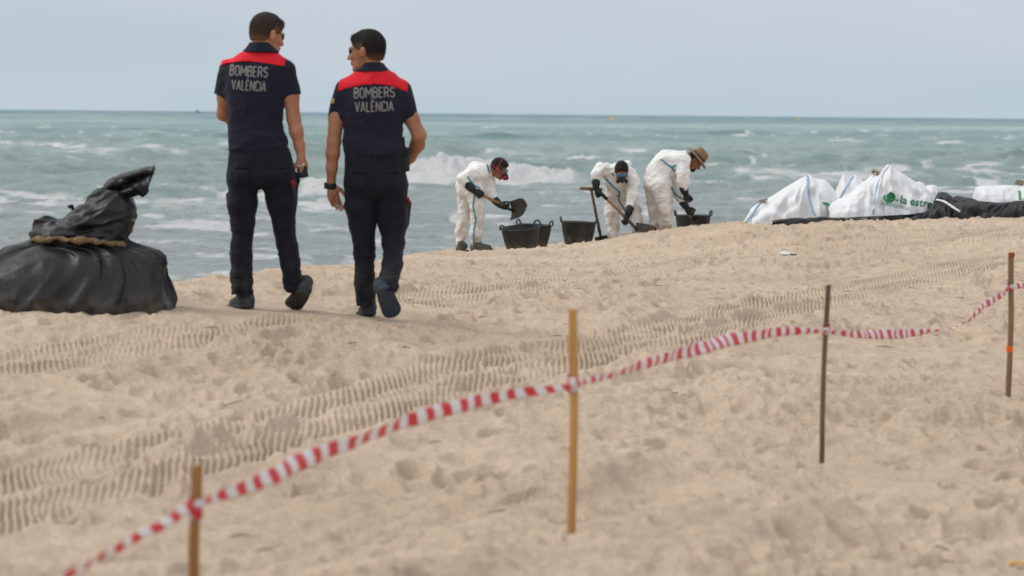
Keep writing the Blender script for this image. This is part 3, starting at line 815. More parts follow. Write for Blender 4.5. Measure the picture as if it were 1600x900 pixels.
def hand(vx, wrist, d, pn, sc=1.0, curl=(25, 30, 35, 40), thumb_side=1, r_add=0, k=.006, spread=1.0, palm_len=.085, thumb_in=20):
    """five fingered hand; d: towards the fingers, pn: palm normal, thumb_side: which side the thumb is on"""
    d = Vector(d).normalized(); pn = Vector(pn); pn = (pn-d*pn.dot(d)).normalized(); sd_ = d.cross(pn)*thumb_side
    w0 = Vector(wrist); L = palm_len*sc
    vx.cap(w0, w0+d*L*.55, .026*sc+r_add, .033*sc+r_add, n=pn, fl=.62, k=.02)
    vx.cap(w0+d*L*.5-sd_*.018*sc, w0+d*L*.88-sd_*.024*sc, .017*sc+r_add, .014*sc+r_add, n=pn, fl=.85, k=.015)
    vx.cap(w0+d*L*.5+sd_*.014*sc, w0+d*L*.92+sd_*.020*sc, .019*sc+r_add, .015*sc+r_add, n=pn, fl=.85, k=.015)
    for i, (o, ln, r) in enumerate(((.030, .072, .0088), (.010, .080, .0092), (-.0105, .074, .0088), (-.030, .058, .0078))):
        p = w0+d*L*(1.0-.03*i)+sd_*o*sc*1.0
        dd = (d+sd_*o*spread*2.2).normalized(); a = math.radians(curl[i]); tot = 0
        vx.cap(p-dd*.02*sc, p, r*sc+r_add, k=k)
        for j, fr in enumerate((.45, .31, .24)):
            tot += a*(1.0 if j else .8)
            q = p+(dd*math.cos(tot)+pn*math.sin(tot))*ln*fr*sc
            vx.cap(p, q, (r-.0006*j)*sc+r_add, (r-.0006*(j+1))*sc+r_add, k=k*.5); p = q
    ti = math.radians(thumb_in)
    p0 = w0+d*L*.18+sd_*.018*sc; p1 = p0+(d*.62+sd_*.62*math.cos(ti)+pn*.5).normalized()*.042*sc
    p2 = p1+(d*.85+sd_*.30+pn*(.25+math.sin(ti))).normalized()*.032*sc; p3 = p2+(d*.95+pn*(.3+math.sin(ti))).normalized()*.026*sc
    vx.cap(p0, p1, .015*sc+r_add, .0125*sc+r_add, k=.014); vx.cap(p1, p2, .0115*sc+r_add, .010*sc+r_add, k=.005); vx.cap(p2, p3, .010*sc+r_add, .0085*sc+r_add, k=.004)

def lettering(name, lines, shirt, m, parent, size, xs, rotz=0, off=.003, spacing=1.0, bold=.0, step=Vector((0, 1, 0))):
    """flat print laid on a curved surface: lines = [(text, x, z)], centred"""
    dg = bpy.context.evaluated_depsgraph_get()
    bv = BVHTree.FromPolygons([v.co for v in shirt.data.vertices], [p.vertices[:] for p in shirt.data.polygons])
    out = Parts()
    for text, cx, cz in lines:
        cu = bpy.data.curves.new('t', 'FONT'); cu.body = text; cu.size = size; cu.align_x = 'CENTER'; cu.align_y = 'CENTER'
        cu.offset = bold; cu.space_character = spacing; cu.resolution_u = 4
        t = bpy.data.objects.new('t', cu); COL.objects.link(t)
        dg.update(); bpy.context.view_layer.update(); dg = bpy.context.evaluated_depsgraph_get()
        me = bpy.data.meshes.new_from_object(t.evaluated_get(dg))
        bm = bmesh.new(); bm.from_mesh(me)
        bmesh.ops.triangulate(bm, faces=bm.faces)
        for _ in range(2):
            ed = [e_ for e_ in bm.edges if e_.calc_length() > size*.22]
            if ed: bmesh.ops.subdivide_edges(bm, edges=ed, cuts=1)
            bmesh.ops.triangulate(bm, faces=bm.faces)
        V = []
        for v in bm.verts:
            x, z = v.co.x*xs, v.co.y
            x, z = x*math.cos(rotz)-z*math.sin(rotz), x*math.sin(rotz)+z*math.cos(rotz)
            o_ = Vector((cx+x, -1.5, cz+z))
            hit = bv.ray_cast(o_, step)
            V.append(tuple((hit[0] if hit[0] else Vector((cx+x, 0, cz+z)))-step*off))
        out.add(V, [tuple(v.index for v in f.verts) for f in bm.faces])
        bm.free(); bpy.data.objects.remove(t); bpy.data.curves.remove(cu); bpy.data.meshes.remove(me)
    return out.build(name, m, parent, smooth=False)
def strip_on(name, obj_, origin, pts, half, m, parent, Y, n=40, off=.004):
    """a ribbon stuck on a surface along a line given in photograph pixels"""
    bv = BVHTree.FromPolygons([v.co for v in obj_.data.vertices], [p.vertices[:] for p in obj_.data.polygons])
    P = spline(np.array(pts, float), n); camp = Vector((0, 0, CAMZ)); V = []; last = None; ok = []
    for i in range(n):
        t = P[min(i+1, n-1)]-P[max(i-1, 0)]; t = t/(np.linalg.norm(t)+1e-9); nn = np.array([-t[1], t[0]])*half
        row = []
        for s_ in (-1, 1):
            q = unproj(P[i][0]+s_*nn[0], P[i][1]+s_*nn[1], Y); d = (q-camp).normalized()
            o_ = camp+d*(Y-3)-origin
            h = bv.ray_cast(o_, d)
            if h[0] is None: row = None; break
            row.append(h[0]+h[1]*off*(1 if h[1].dot(d) < 0 else -1))
        if row: ok.append(row)
    if len(ok) < 2: return None
    V = []; F = []
    for a, b in ok: V += [tuple(a), tuple(b)]
    for i in range(len(ok)-1):
        if (ok[i][0]-ok[i+1][0]).length > .15: continue
        F.append((2*i, 2*i+1, 2*i+3, 2*i+2))
    o = mesh_obj(name, V, F, m, parent)
    s_ = o.modifiers.new('s', 'SOLIDIFY'); s_.thickness = .004; s_.offset = 0
    return o
# ------------------------------------------------------------------ the two firefighters
print('people')
def conv_for(px0, py0, Y, origin, fx=lambda x, y: (x, y)):
    def L(px, py, dy=0.0):
        a, b = fx(px, py); p = unproj(a, b, Y+dy)-origin
        return (p.x, p.y, p.z)
    return L
BB = ((-.55, -.45, -.05), (.55, .55, 1.95))
def rings(L, rows):
    """rows: (py, px left, px right, half depth, dy)"""
    out = []
    for py, xl, xr, hd, dy in rows:
        a, b = L(xl, py), L(xr, py)
        out.append((a[2]*.5+b[2]*.5, (a[0]+b[0])/2, dy, (b[0]-a[0])/2, hd))
    return out
def hair_shell(vx, head_c, R, sc, h, m, parent, seed, front=.062, back=-.055, rise=.020, grow_=.0065):
    """short hair: the skull a little enlarged, cut along the hairline"""
    c, r = head_c, R
    hv = Vox(c-np.array([.15]*3), c+np.array([.15, .15, .17]), h)
    T = lambda p: c+r@(np.array(p)*sc)
    g = grow_
    hv.ell(T((0, -.012, .031)), [(.076)*sc+g, .098*sc+g, .088*sc+g*1.4], r, .01)
    hv.cap(T((-.03, .062, .083)), T((.03, .062, .083)), .014*sc, k=.03)
    hv.ell(T((0, -.045, -.015)), [.060*sc+g, .050*sc+g, .060*sc+g], r, .02)
    X, Y, Z = np.meshgrid(*hv.ax, indexing='ij'); P = np.stack([X-c[0], Y-c[1], Z-c[2]], -1)@r/sc
    # hairline: forehead, temples, above the ears, nape
    line = np.interp(P[..., 1], [-.10, -.03, .0, .02, .045, .07, .10], [-.062, -.052, .022, .012, .022, .052, .075])
    edge = line-P[..., 2]+.004*np.sin(P[..., 0]*260)*np.cos(P[..., 1]*190)
    hv.F = np.maximum(hv.F, (edge*sc).astype(f32))
    o = vox_obj('hair', hv, m, parent, folds(.0022, 75, seed, (1, 1, .5)), 1)
    V_ = np.array([v.co for v in o.data.vertices]); P_ = (V_-c)@r/sc
    ln = np.interp(P_[:, 1], [-.10, -.03, .0, .02, .045, .07, .10], [-.062, -.052, .022, .012, .022, .052, .075])
    side_ = 1-sstep(.02, .06, P_[:, 1])
    fd = (1-sstep(.0, .050, P_[:, 2]-ln))*side_*.75
    # short strands standing out of the mass
    nr_ = np.array([v.normal for v in o.data.vertices]); rg_ = np.random.default_rng(seed); m0 = o.data.materials[0]
    sel = rg_.choice(len(V_), min(len(V_), 5200), replace=len(V_) < 5200)
    fw = r[:, 1]; upv = r[:, 2]
    base_ = V_[sel]; pl = P_[sel]
    flow = np.where((pl[:, 1] > .0)[:, None], fw[None, :]*.7+upv[None, :]*.1, -upv[None, :]*.8-fw[None, :]*.15)
    d = nr_[sel]*.55+flow+rg_.normal(0, .28, (len(sel), 3)); d /= np.linalg.norm(d, axis=1, keepdims=True)
    ln_ = rg_.uniform(.006, .013, len(sel))*(1-.45*fd[sel]); sdv = np.cross(d, rg_.normal(size=(len(sel), 3))); sdv /= np.linalg.norm(sdv, axis=1, keepdims=True)
    b0 = base_-nr_[sel]*.001
    VV = np.concatenate([b0-sdv*.0009, b0+sdv*.0009, b0+d*ln_[:, None]]); k_ = len(sel); nV = len(V_)
    F_ = [tuple(p.vertices) for p in o.data.polygons]+[(nV+i, nV+k_+i, nV+2*k_+i) for i in range(k_)]
    me = bpy.data.meshes.new('hair'); me.from_pydata([tuple(v) for v in np.concatenate([V_, VV])], [], F_); me.update()
    me.polygons.foreach_set('use_smooth', [True]*len(F_)); me.materials.append(m0)
    fa_ = np.concatenate([fd, fd[sel], fd[sel], fd[sel]]); o.data = me
    a = me.attributes.new('fade', 'FLOAT', 'POINT'); a.data.foreach_set('value', fa_.astype(f32))
    return o
def sunglasses(T, R, parent, sc=1.0, arm_mat=None):
    g = empty('sunglasses', (0, 0, 0)); g.parent = parent
    P = Parts()
    lens = Parts()
    for s_ in (-1, 1):
        pts = []
        ring = []
        for k in range(14):
            a = 2*math.pi*k/14; x = .031+.026*math.cos(a); z = .010+.019*math.sin(a)*(1-.12*math.cos(a)); y = .098-.30*max(0, x-.02)*1.0-.9*max(0, x-.045)*.5
            ring.append(T((s_*x, y, z)))
        cen = T((s_*.031, .102, .010)); back = [q-R@np.array([0, .004, 0]) for q in ring]
        n0 = len(ring); V = [cen]+ring+back
        F = [(0, 1+k, 1+(k+1) % n0) for k in range(n0)]+[(1+k, 1+n0+k, 1+n0+(k+1) % n0, 1+(k+1) % n0) for k in range(n0)]
        lens.add(V, F)
        P.tube([T((s_*.056, .083, .014)), T((s_*.074, .055, .014)), T((s_*.080, .01, .012)), T((s_*.081, -.012, .004))], .0028*sc, 6)
        P.tube(ring+[ring[0]], .0022*sc, 5)
    P.tube([T((-.010, .101, .012)), T((.010, .101, .012))], .003*sc, 6)
    lens.build('lens', M['glass'], g); P.build('sunglass_frame', arm_mat or M['rubber'], g)
    return g
def shoe(parent, heel, toe, L_, up=(0, 0, 1), sole_mat=None, width=.046, name='shoe', stripe=True, body=None, h=.006):
    heel = Vector(heel); toe = Vector(toe); d = (toe-heel).normalized(); up = Vector(up); up = (up-d*up.dot(d)).normalized()
    sd_ = d.cross(up)
    c = (heel+toe)/2
    lo = np.array(c)-.22; hi = np.array(c)+.22
    v = Vox(lo, hi, h)
    A_ = heel+d*.035+up*.042; B_ = toe-d*.05+up*.030
    v.cap(A_, B_, width*.82, width*.86, n=up, fl=.85, k=.02)
    v.cap(A_+up*.005, A_+up*.06+d*.02, width*.86, width*.92, k=.03)
    v.cap(A_+up*.03+d*.06, B_-d*.02, width*.75, width*.6, k=.02)
    v.put(lambda X, Y, Z: -((X-heel.x)*up.x+(Y-heel.y)*up.y+(Z-heel.z)*up.z-.016), lo, hi, 0, 'max')
    s = vox_obj(name, v, body or M['shoe'], parent, None, 1)
    v2 = Vox(lo, hi, h)
    v2.cap(heel+d*.035+up*.02, toe-d*.05+up*.02, width*.92, width*.98, k=.01)
    v2.cap(heel+d*.1+up*.02, toe-d*.055+up*.02, width*.9, width*1.02, k=.03)
    v2.put(lambda X, Y, Z: np.abs((X-heel.x)*up.x+(Y-heel.y)*up.y+(Z-heel.z)*up.z-.011)-.013, lo, hi, 0, 'max')
    so_ = vox_obj('sole', v2, sole_mat or M['sole'], s, None, 1)
    if stripe:
        P = Parts(); pts = []
        for t in np.linspace(-1, 1, 15):
            a = t*1.9; pts.append(A_+up*.010+(-d*math.cos(a)+sd_*math.sin(a))*(width*.90)+up*.010*abs(t)+d*(.02*abs(t)))
        P.tube(pts, .0035, 6); P.build('stripe', M['shoe_stripe'], s)
    return s

def firefighter(o0, Y, D, label, skin, hairm, hsc):
    px0, py0 = o0
    origin = unproj(px0, py0, Y)
    root = empty('person', origin, label, 'person')
    L = conv_for(px0, py0, Y, origin)
    pts = lambda seq: [L(*q) for q in seq]
    # ---- body under the clothes, head, arms and hands: one skin
    b = Vox(*BB, .006)
    sr = rings(L, D['shirt'])
    b.loft([(z, cx, cy, hw*.80, hd*.80) for z, cx, cy, hw, hd in sr], k=.03)
    pr = rings(L, D['pelvis'])
    b.loft([(z, cx, cy, hw*.85, hd*.85) for z, cx, cy, hw, hd in pr], k=.04)
    for leg in D['legs']:
        b.chain(pts([q[:3] for q in leg[:-1]]), [q[3]*.70 for q in leg], k=.03)
        hp, tp_ = (Vector(L(*q)) for q in D['feet'][D['legs'].index(leg)]); b.cap(L(*leg[-2][:3]), hp*.72+tp_*.28+Vector((0, 0, .055)), .045, .028, k=.03)
    for arm in D['arms']:
        b.chain(pts([q[:3] for q in arm]), [q[3] for q in arm], k=.022)
    hc = np.array(L(*D['head']))
    nb = L(*D['neck'])
    T, R = head(b, hc, D['face'], hsc)
    b.cap(T((0, -.022, -.055)), nb, .052*hsc, .060, k=.025)
    for hd_ in D['hands']:
        hd_ = dict(hd_); w_ = L(*hd_.pop('w')); hand(b, w_, **hd_)
    body = vox_obj('body', b, skin, root, None, 1)
    # ---- shirt
    s = Vox(*BB, .0065)
    s.loft(sr, n=2.3, k=.03)
    for a in D['sleeves']:
        p, q = np.array(L(*a[0][:3])), np.array(L(*a[1][:3])); dd = (q-p)/np.linalg.norm(q-p)
        s.cap(p, q+dd*.05, a[0][3], a[1][3], k=.035, cut=[(q, D.get('cutn', [dd, dd])[D['sleeves'].index(a)] if D.get('cutn') else dd)])
    yoke_field = s.copyF()
    wa, wb = folds(.009, 5.0, D['seed'], (1.3, 1, .8)), folds(.006, 9.5, D['seed']+50, (.7, .7, 1.9))
    wr = lambda V_: wa(V_)+wb(V_)*np.clip((1.35-V_[:, 2])*3.5, .25, 1.3)
    shirt = vox_obj('shirt', s, M['navy'], root, wr, 1)
    # yoke: the shirt's own skin, a little proud, above the seam
    y = yoke_field
    X, Yy, Z = np.meshgrid(*y.ax, indexing='ij')
    xs_ = [L(px, py)[0] for px, py in D['yoke']]; zs_ = [L(px, py)[2] for px, py in D['yoke']]
    seam = np.interp(X, xs_, zs_)
    xl, xr = xs_[0], xs_[-1]
    slope = .35
    reg = np.maximum.reduce([seam-Z, xl-(Z-zs_[0])*-slope*-1-X if False else xl-X+0*(Z), X-xr])
    y.F = np.maximum(y.F-.0035, reg.astype(f32))
    y.F = np.maximum(y.F, -(s.F+.012))
    yoke = vox_obj('yoke', y, M['red'], root, wr, 1)
    # collar
    c = Vox(*BB, .005)
    c.loft(rings(L, D['collar']), n=2, k=.004)
    inner = c.copyF(); c.F = np.maximum(c.F, -(inner.F+.010)-0*c.F)
    zt = np.array(rings(L, D['collar']))[:, 0].max()
    X, Yy, Z = np.meshgrid(*c.ax, indexing='ij')
    c.F = np.maximum(np.maximum(inner.F, np.where(Z > zt-.05, -(inner.F+.009), -1)), Z-(zt-.006)-np.minimum(.0, 0)+.25*(Yy-nb[1]) if True else 0).astype(f32)
    vox_obj('collar', c, M['navy'], root, None, 1)
    # ---- trousers
    t = Vox(*BB, .0065)
    t.loft(pr, n=2.3, k=.02)
    for leg in D['legs']:
        P_ = pts([q[:3] for q in leg]); rs = [q[3] for q in leg]
        for i in range(len(P_)-1):
            last = i == len(P_)-2
            dd = np.array(P_[i+1])-np.array(P_[i]); dd = dd/np.linalg.norm(dd)
            e_ = np.array(P_[i+1])+(dd*.06 if last else 0)
            t.cap(P_[i], e_, rs[i], rs[i+1], n=(0, 1, 0), fl=1.08, k=.03, cut=[(P_[i+1], (dd*.3+np.array([0, 0, -1]))/1.2)] if last else None)
    a_, b_ = D['crotch']; t.cap(L(*a_), L(*b_), .055, .055, n=(0, 1, 0), fl=1.6, k=.045)
    for pk in D['pockets']:
        a_, bb_ = L(*pk[0]), L(*pk[1]); t.cap(a_, bb_, pk[2], pk[2], k=.012)
    f1 = folds(.008, 5.5, D['seed']+3, (1, 1, 1.0)); f2 = folds(.009, 9, D['seed']+7, (.6, .6, 2.2))
    def tw(V):
        lowz = np.clip((.75-V[:, 2])/.6, .15, 1)
        return f1(V)*.8+f2(V)*lowz
    trousers = vox_obj('trousers', t, M['trouser'], root, tw, 1)
    for (px, py, dy), sz in D['tabs']:
        P = Parts(); c_ = L(px, py, dy)
        P.tube(spline([(c_[0]-.01, c_[1], c_[2]+.012), (c_[0]+.004, c_[1]-.01, c_[2]+.004), (c_[0]+.008, c_[1]-.004, c_[2]-.02), (c_[0]+.012, c_[1], c_[2]-.035)], 8), [.004, .009*sz, .011*sz, .010*sz, .008*sz, .006*sz, .005, .003], 7)
        P.build('pull_tab', M['tab'], trousers)
    for k, (heel, toe) in enumerate(D['feet']):
        kw = D['shoes'][k]
        shoe(root, L(*heel), L(*toe), L, **kw)
    hair_shell(b, hc, R, hsc, .0055, hairm, root, D['seed'])
    sunglasses(T, R, root, hsc)
    bpy.context.view_layer.update()
    rz = D['rz']
    c1 = L(*D['text_c'][0]); c2 = L(*D['text_c'][1])
    place_text('BOMBERS', c1, shirt, .060, D['tw'][0], rz); place_text('VALÈNCIA', c2, shirt, .058, D['tw'][1], rz)
    return root, L, T, R, trousers
def _arc(cx, cy, rx, ry, a0, a1, n=7): return [(cx+rx*math.cos(math.radians(a0+(a1-a0)*i/(n-1))), cy+ry*math.sin(math.radians(a0+(a1-a0)*i/(n-1)))) for i in range(n)]
GLYPH = {   # condensed capitals as strokes, cell 0..w by 0..1
    'B': (.46, [[(0, 0), (0, 1)], [(0, 1), (.24, 1)]+_arc(.24, .77, .20, .23, 90, -90)+[(0, .54)], [(0, .54), (.26, .54)]+_arc(.26, .27, .20, .27, 90, -90)+[(0, 0)]]),
    'O': (.46, [_arc(.23, .72, .23, .28, 0, 180)+_arc(.23, .28, .23, .28, 180, 360)+[(.46, .72)]]),
    'M': (.62, [[(0, 0), (0, 1), (.31, .36), (.62, 1), (.62, 0)]]),
    'E': (.38, [[(.38, 1), (0, 1), (0, 0), (.38, 0)], [(0, .52), (.32, .52)]]),
    'R': (.46, [[(0, 0), (0, 1), (.24, 1)]+_arc(.24, .75, .21, .25, 90, -90)+[(0, .5)], [(.24, .5), (.46, 0)]]),
    'S': (.44, [_arc(.22, .75, .21, .25, 20, 250)+_arc(.22, .26, .22, .26, 70, -160)]),
    'V': (.50, [[(0, 1), (.25, 0), (.50, 1)]]), 'A': (.50, [[(0, 0), (.25, 1), (.50, 0)], [(.09, .30), (.41, .30)]]),
    'L': (.36, [[(0, 1), (0, 0), (.36, 0)]]), 'N': (.48, [[(0, 0), (0, 1), (.48, 0), (.48, 1)]]),
    'C': (.44, [_arc(.23, .74, .22, .26, 15, 180)+_arc(.23, .26, .22, .26, 180, 345)]), 'I': (.0, [[(0, 0), (0, 1)]]),
    'È': (.38, [[(.38, 1), (0, 1), (0, 0), (.38, 0)], [(0, .52), (.32, .52)], [(.06, 1.32), (.22, 1.17)]])}
def place_text(txt, cc, shirt, hgt, width, rz):
    """one printed line on the back of the shirt, following the cloth"""
    bv = BVHTree.FromPolygons([v.co for v in shirt.data.vertices], [p.vertices[:] for p in shirt.data.polygons])
    gap = .22; tot = sum(GLYPH[c][0]+gap for c in txt)-gap; kx = width/(tot*hgt); sw = .0043; P = Parts(); x0 = -width/2; lay = 0
    for ch in txt:
        w_, strokes = GLYPH[ch]
        for st in strokes:
            pts = [np.array((x0+p[0]*hgt*kx, (p[1]-.5)*hgt)) for p in st]
            fine = []
            for p, q in zip(pts[:-1], pts[1:]):
                m_ = max(1, int(np.linalg.norm(q-p)/.009)); fine += [p+(q-p)*i/m_ for i in range(m_)]
            fine.append(pts[-1]); n_ = len(fine); V = []
            for i, p in enumerate(fine):
                t0 = fine[i]-fine[i-1] if i else fine[1]-fine[0]; t1 = fine[i+1]-fine[i] if i < n_-1 else t0
                t0 = t0/(np.linalg.norm(t0)+1e-9); t1 = t1/(np.linalg.norm(t1)+1e-9); b0 = np.array([-t0[1], t0[0]])+np.array([-t1[1], t1[0]]); L_ = np.linalg.norm(b0)
                b0 = b0/L_*min(1.7, 2/max(L_, .3))
                for s_ in (-1, 1):
                    x, z = p+b0*s_*sw
                    x, z = x*math.cos(rz)-z*math.sin(rz), x*math.sin(rz)+z*math.cos(rz)
                    h = bv.ray_cast(Vector((cc[0]+x, -1.5, cc[2]+z)), Vector((0, 1, 0)))
                    q = h[0] if h[0] else Vector((cc[0]+x, 0, cc[2]+z)); V.append((q.x, q.y-.0022-.0003*(lay % 3), q.z))
            P.add(V, [(2*i, 2*i+1, 2*i+3, 2*i+2) for i in range(n_-1)]); lay += 1
        x0 += (w_+gap)*hgt*kx
    o = P.build('back_lettering', M['grey_print'], shirt, smooth=False); return o
FF1 = dict(seed=3,
    shirt=[(77, 386, 426, .070, .0), (84, 374, 437, .080, .0), (92, 359, 449, .092, .0), (101, 350, 455, .105, 0), (115, 350, 454, .120, 0), (135, 351, 450, .128, 0),
           (165, 353, 447, .125, 0), (190, 354, 444, .120, 0), (205, 354, 446, .122, .0), (214, 354, 450, .130, 0), (226, 353, 451, .132, 0), (236, 355, 450, .126, 0)],
    sleeves=[((355, 109, .02, .062), (348, 149, .05, .064)), ((447, 110, .01, .066), (455, 150, .0, .062))],
    arms=[[(362, 105, .02, .052), (352, 150, .05, .050), (350, 178, .08, .043), (361, 184, .17, .041), (378, 190, .27, .030)],
          [(444, 108, .01, .055), (454, 150, .0, .052), (459, 186, .0, .0405), (463, 205, .0, .0415), (468, 228, .01, .032), (471, 246, .02, .026)]],
    neck=(403, 86, 0), head=(417, 53.5, .015), face=(.80, .58, -.28),
    hands=[dict(w=(378, 190, .27), d=(.9, .3, -.1), pn=(0, 1, -.2), curl=(30, 35, 35, 40), thumb_side=1),
           dict(w=(471, 245, .02), d=(.16, .25, -1), pn=(-.75, .55, -.1), curl=(52, 55, 58, 60), thumb_side=-1, sc=1.10, spread=.5)],
    crotch=((397, 279, 0), (413, 279, 0)), yoke=[(346, 104), (356, 100), (375, 97.5), (400, 98), (425, 101), (448, 106)],
    collar=[(66, 390, 424, .074, .0), (74, 385, 430, .086, .0), (82, 377, 438, .094, 0)],
    pelvis=[(229, 358, 449, .125, 0), (240, 356, 455, .130, 0), (255, 355, 460, .136, 0), (275, 356, 461, .140, 0), (286, 358, 459, .120, 0)],
    legs=[[(381, 275, 0, .100), (379, 320, .0, .086), (379.5, 352, 0, .071), (377, 400, -.02, .066), (377, 430, -.01, .067), (379, 460, 0, .073)],
          [(433, 272, 0, .106), (440, 320, .0, .090), (444, 352, 0, .070), (452, 405, -.0, .064), (459, 440, .0, .064), (461, 457, .02, .064)]],
    feet=[((388, 481, -.03), (366, 482, .22)), ((474, 459, -.07), (455, 482, .17))],
    shoes=[dict(width=.056), dict(width=.052, up=(.35, .3, 1))],
    pockets=[((358, 305, .03), (360, 322, .03), .020), ((463, 275, .04), (459, 318, .03), .022)],
    tabs=[((457, 286, -.10), 1.3)],
    rz=math.radians(-3.0), text_c=[(391, 111.8), (391, 134)], tw=(.232, .208))
FF2 = dict(seed=13,
    shirt=[(107, 562, 602, .070, 0), (113, 553, 613, .082, 0), (121, 543, 622, .094, 0), (131, 535, 631, .108, 0), (145, 534, 634, .122, 0), (165, 535, 633, .130, 0),
           (190, 535.5, 630, .126, 0), (212, 535, 629, .122, 0), (228, 535, 632, .128, 0), (238, 536, 635, .130, 0), (243, 538, 635, .126, 0)],
    sleeves=[((539, 141, .01, .064), (525.5, 185, .0, .052)), ((627, 142, .01, .062), (641, 184, .01, .052))],
    arms=[[(541, 140, .01, .055), (526, 184, .0, .049), (521.5, 222, .0, .041), (520, 240, .0, .041), (518.5, 262, .01, .034), (517.5, 290, .03, .0255)],
          [(625, 140, .01, .055), (642, 184, .01, .047), (655, 211, .0, .043), (652, 226, .06, .044), (641, 246, .16, .034), (634, 254, .21, .028)]],
    neck=(580, 114, 0), head=(573.5, 80, .0), face=(-.93, .34, -.10),
    hands=[dict(w=(517.5, 289, .03), d=(.22, .05, -1), pn=(.5, -.75, 0), curl=(14, 17, 19, 22), thumb_side=-1, sc=1.08, thumb_in=5, spread=.9),
           dict(w=(634, 254, .21), d=(-.8, .5, -.3), pn=(-.3, -.9, -.2), curl=(30, 35, 35, 40), thumb_side=1)],
    crotch=((581, 299, 0), (593, 299, 0)), yoke=[(529, 143), (545, 138), (562, 134), (587, 132), (612, 135), (628, 140), (637, 144)],
    collar=[(97.5, 565, 599, .074, 0), (105, 560, 604, .086, 0), (112, 551, 612, .094, 0)],
    pelvis=[(235, 540, 634, .125, 0), (250, 539, 635, .130, 0), (270, 538, 635, .136, 0), (290, 539, 635, .140, 0), (302, 543, 632, .120, 0)],
    legs=[[(563, 290, 0, .100), (564, 322, .0, .092), (566, 350, .01, .078), (570, 395, .0, .064), (569.5, 440, .0, .063), (573, 477, 0, .064)],
          [(611, 290, 0, .098), (613, 330, 0, .090), (614, 352, -.0, .082), (615, 380, -.03, .067), (613, 412, -.12, .064), (606, 446, -.24, .060), (605, 455, -.26, .062)]],
    feet=[((578, 492, -.03), (568, 493, .22)), ((599, 452, -.33), (616, 495, -.15))],
    shoes=[dict(width=.050), dict(width=.054, up=(-.25, .9, .45), sole_mat=M['blue_sole'])],
    pockets=[((543, 320, .04), (552, 352, .04), .024), ((636, 318, .03), (632, 352, .03), .030)],
    tabs=[((636, 312, -.02), 1.2)],
    rz=math.radians(2.0), text_c=[(586, 144.8), (586, 166.5)], tw=(.245, .232))
p1, L1, T1h, R1h, tr1 = firefighter((400, 482), 19.8, FF1, 'brown-haired firefighter with red shoulders, head turned right, holding a handset, left of the two', M['skin'], M['hair'], 1.06)
p2, L2, T2h, R2h, tr2 = firefighter((590, 494), 19.8, FF2, 'black-haired firefighter with red shoulders and a wristwatch, head turned left, one blue sole lifted', M['skin2'], M['hair_black'], 1.08)
# watch
a, b = Vector(L2(517, 285.5, .028)), Vector(L2(517, 294.5, .034))
wt = Parts(); wt.tube([a, a*.5+b*.5, b], [.034, .036, .033], 16)
wo_ = wt.build('watch', M['rubber'], p2)
wc = Parts(); c_ = (a+b)/2; wc.box((c_.x-.033, c_.y-.004, c_.z), (.016, .038, .040)); wc.build('watch_case', M['rubber'], wo_, False, .004)
# radio in its pouch on the hip
rp_ = Parts(); c_ = Vector(L2(635, 249, -.02)); rp_.box(c_, (.040, .062, .150))
ra = rp_.build('radio_pouch', M['rubber'], p2, False, .008)
an = Parts(); an.tube([L2(632, 236, -.02), L2(630.5, 214, -.015)], [.009, .006], 8); an.build('antenna', M['rubber'], ra)
cl = Parts(); cl.box((c_.x, c_.y-.034, c_.z+.045), (.030, .008, .03)); cl.build('pouch_flap', M['navy'], ra, False, .003)
# belt loops of the second man
for k, x in enumerate((556, 587, 618)):
    q = Vector(L2(x, 249)); P = Parts(); P.box((q.x, -.132+.0*k, q.z), (.016, .012, .05)); P.build('belt_loop', M['navy'], tr2, False, .003)
# back pockets, flaps and side pockets sewn on the trousers
def patch(name, trs, origin, quad, Y, parent, m, n=8, th=.006, off=.001):
    bv = BVHTree.FromPolygons([v.co for v in trs.data.vertices], [p.vertices[:] for p in trs.data.polygons]); camp = Vector((0, 0, CAMZ)); V = []
    q0, q1, q2, q3 = [np.array(q, float) for q in quad]
    for i in range(n):
        for j in range(n):
            u, t = i/(n-1), j/(n-1); q = (q0*(1-u)+q1*u)*(1-t)+(q3*(1-u)+q2*u)*t
            w_ = unproj(q[0], q[1], Y); d = (w_-camp).normalized(); h = bv.ray_cast(camp+d*(Y-2)-origin, d)
            if h[0] is None: return None
            V.append(tuple(h[0]-d*off))
    o = mesh_obj(name, V, grid_faces(n, n), m, parent); md = o.modifiers.new('s', 'SOLIDIFY'); md.thickness = th; md.offset = 0
    return o
for trs, org, quads in ((tr1, p1.location, (((366, 254), (392, 255), (391, 264), (366, 263)), ((418, 255), (444, 254), (445, 263), (418, 264)), ((366, 266), (391, 267), (389, 288), (368, 287)), ((419, 267), (445, 266), (443, 287), (421, 288)))),
                        (tr2, p2.location, (((548, 262), (573, 263), (573, 271), (548, 270)), ((600, 263), (625, 262), (625, 270), (600, 271)), ((549, 273), (573, 274), (571, 296), (551, 295)), ((600, 274), (624, 273), (623, 295), (602, 296))))):
    for i, q in enumerate(quads):
        patch('pocket_flap' if i < 2 else 'back_pocket', trs, org, q, 19.8, trs, M['trouser'])
# shoulder badge
q = Vector(L2(520.5, 158, -.01)); P = Parts(); P.tube([(q.x+.005, q.y-.01, q.z-.016), (q.x+.006, q.y-.01, q.z+.016)], [.020, .020], 12)
P.build('shoulder_badge', mat('badge_gold', (.45, .32, .14), .6), p2)
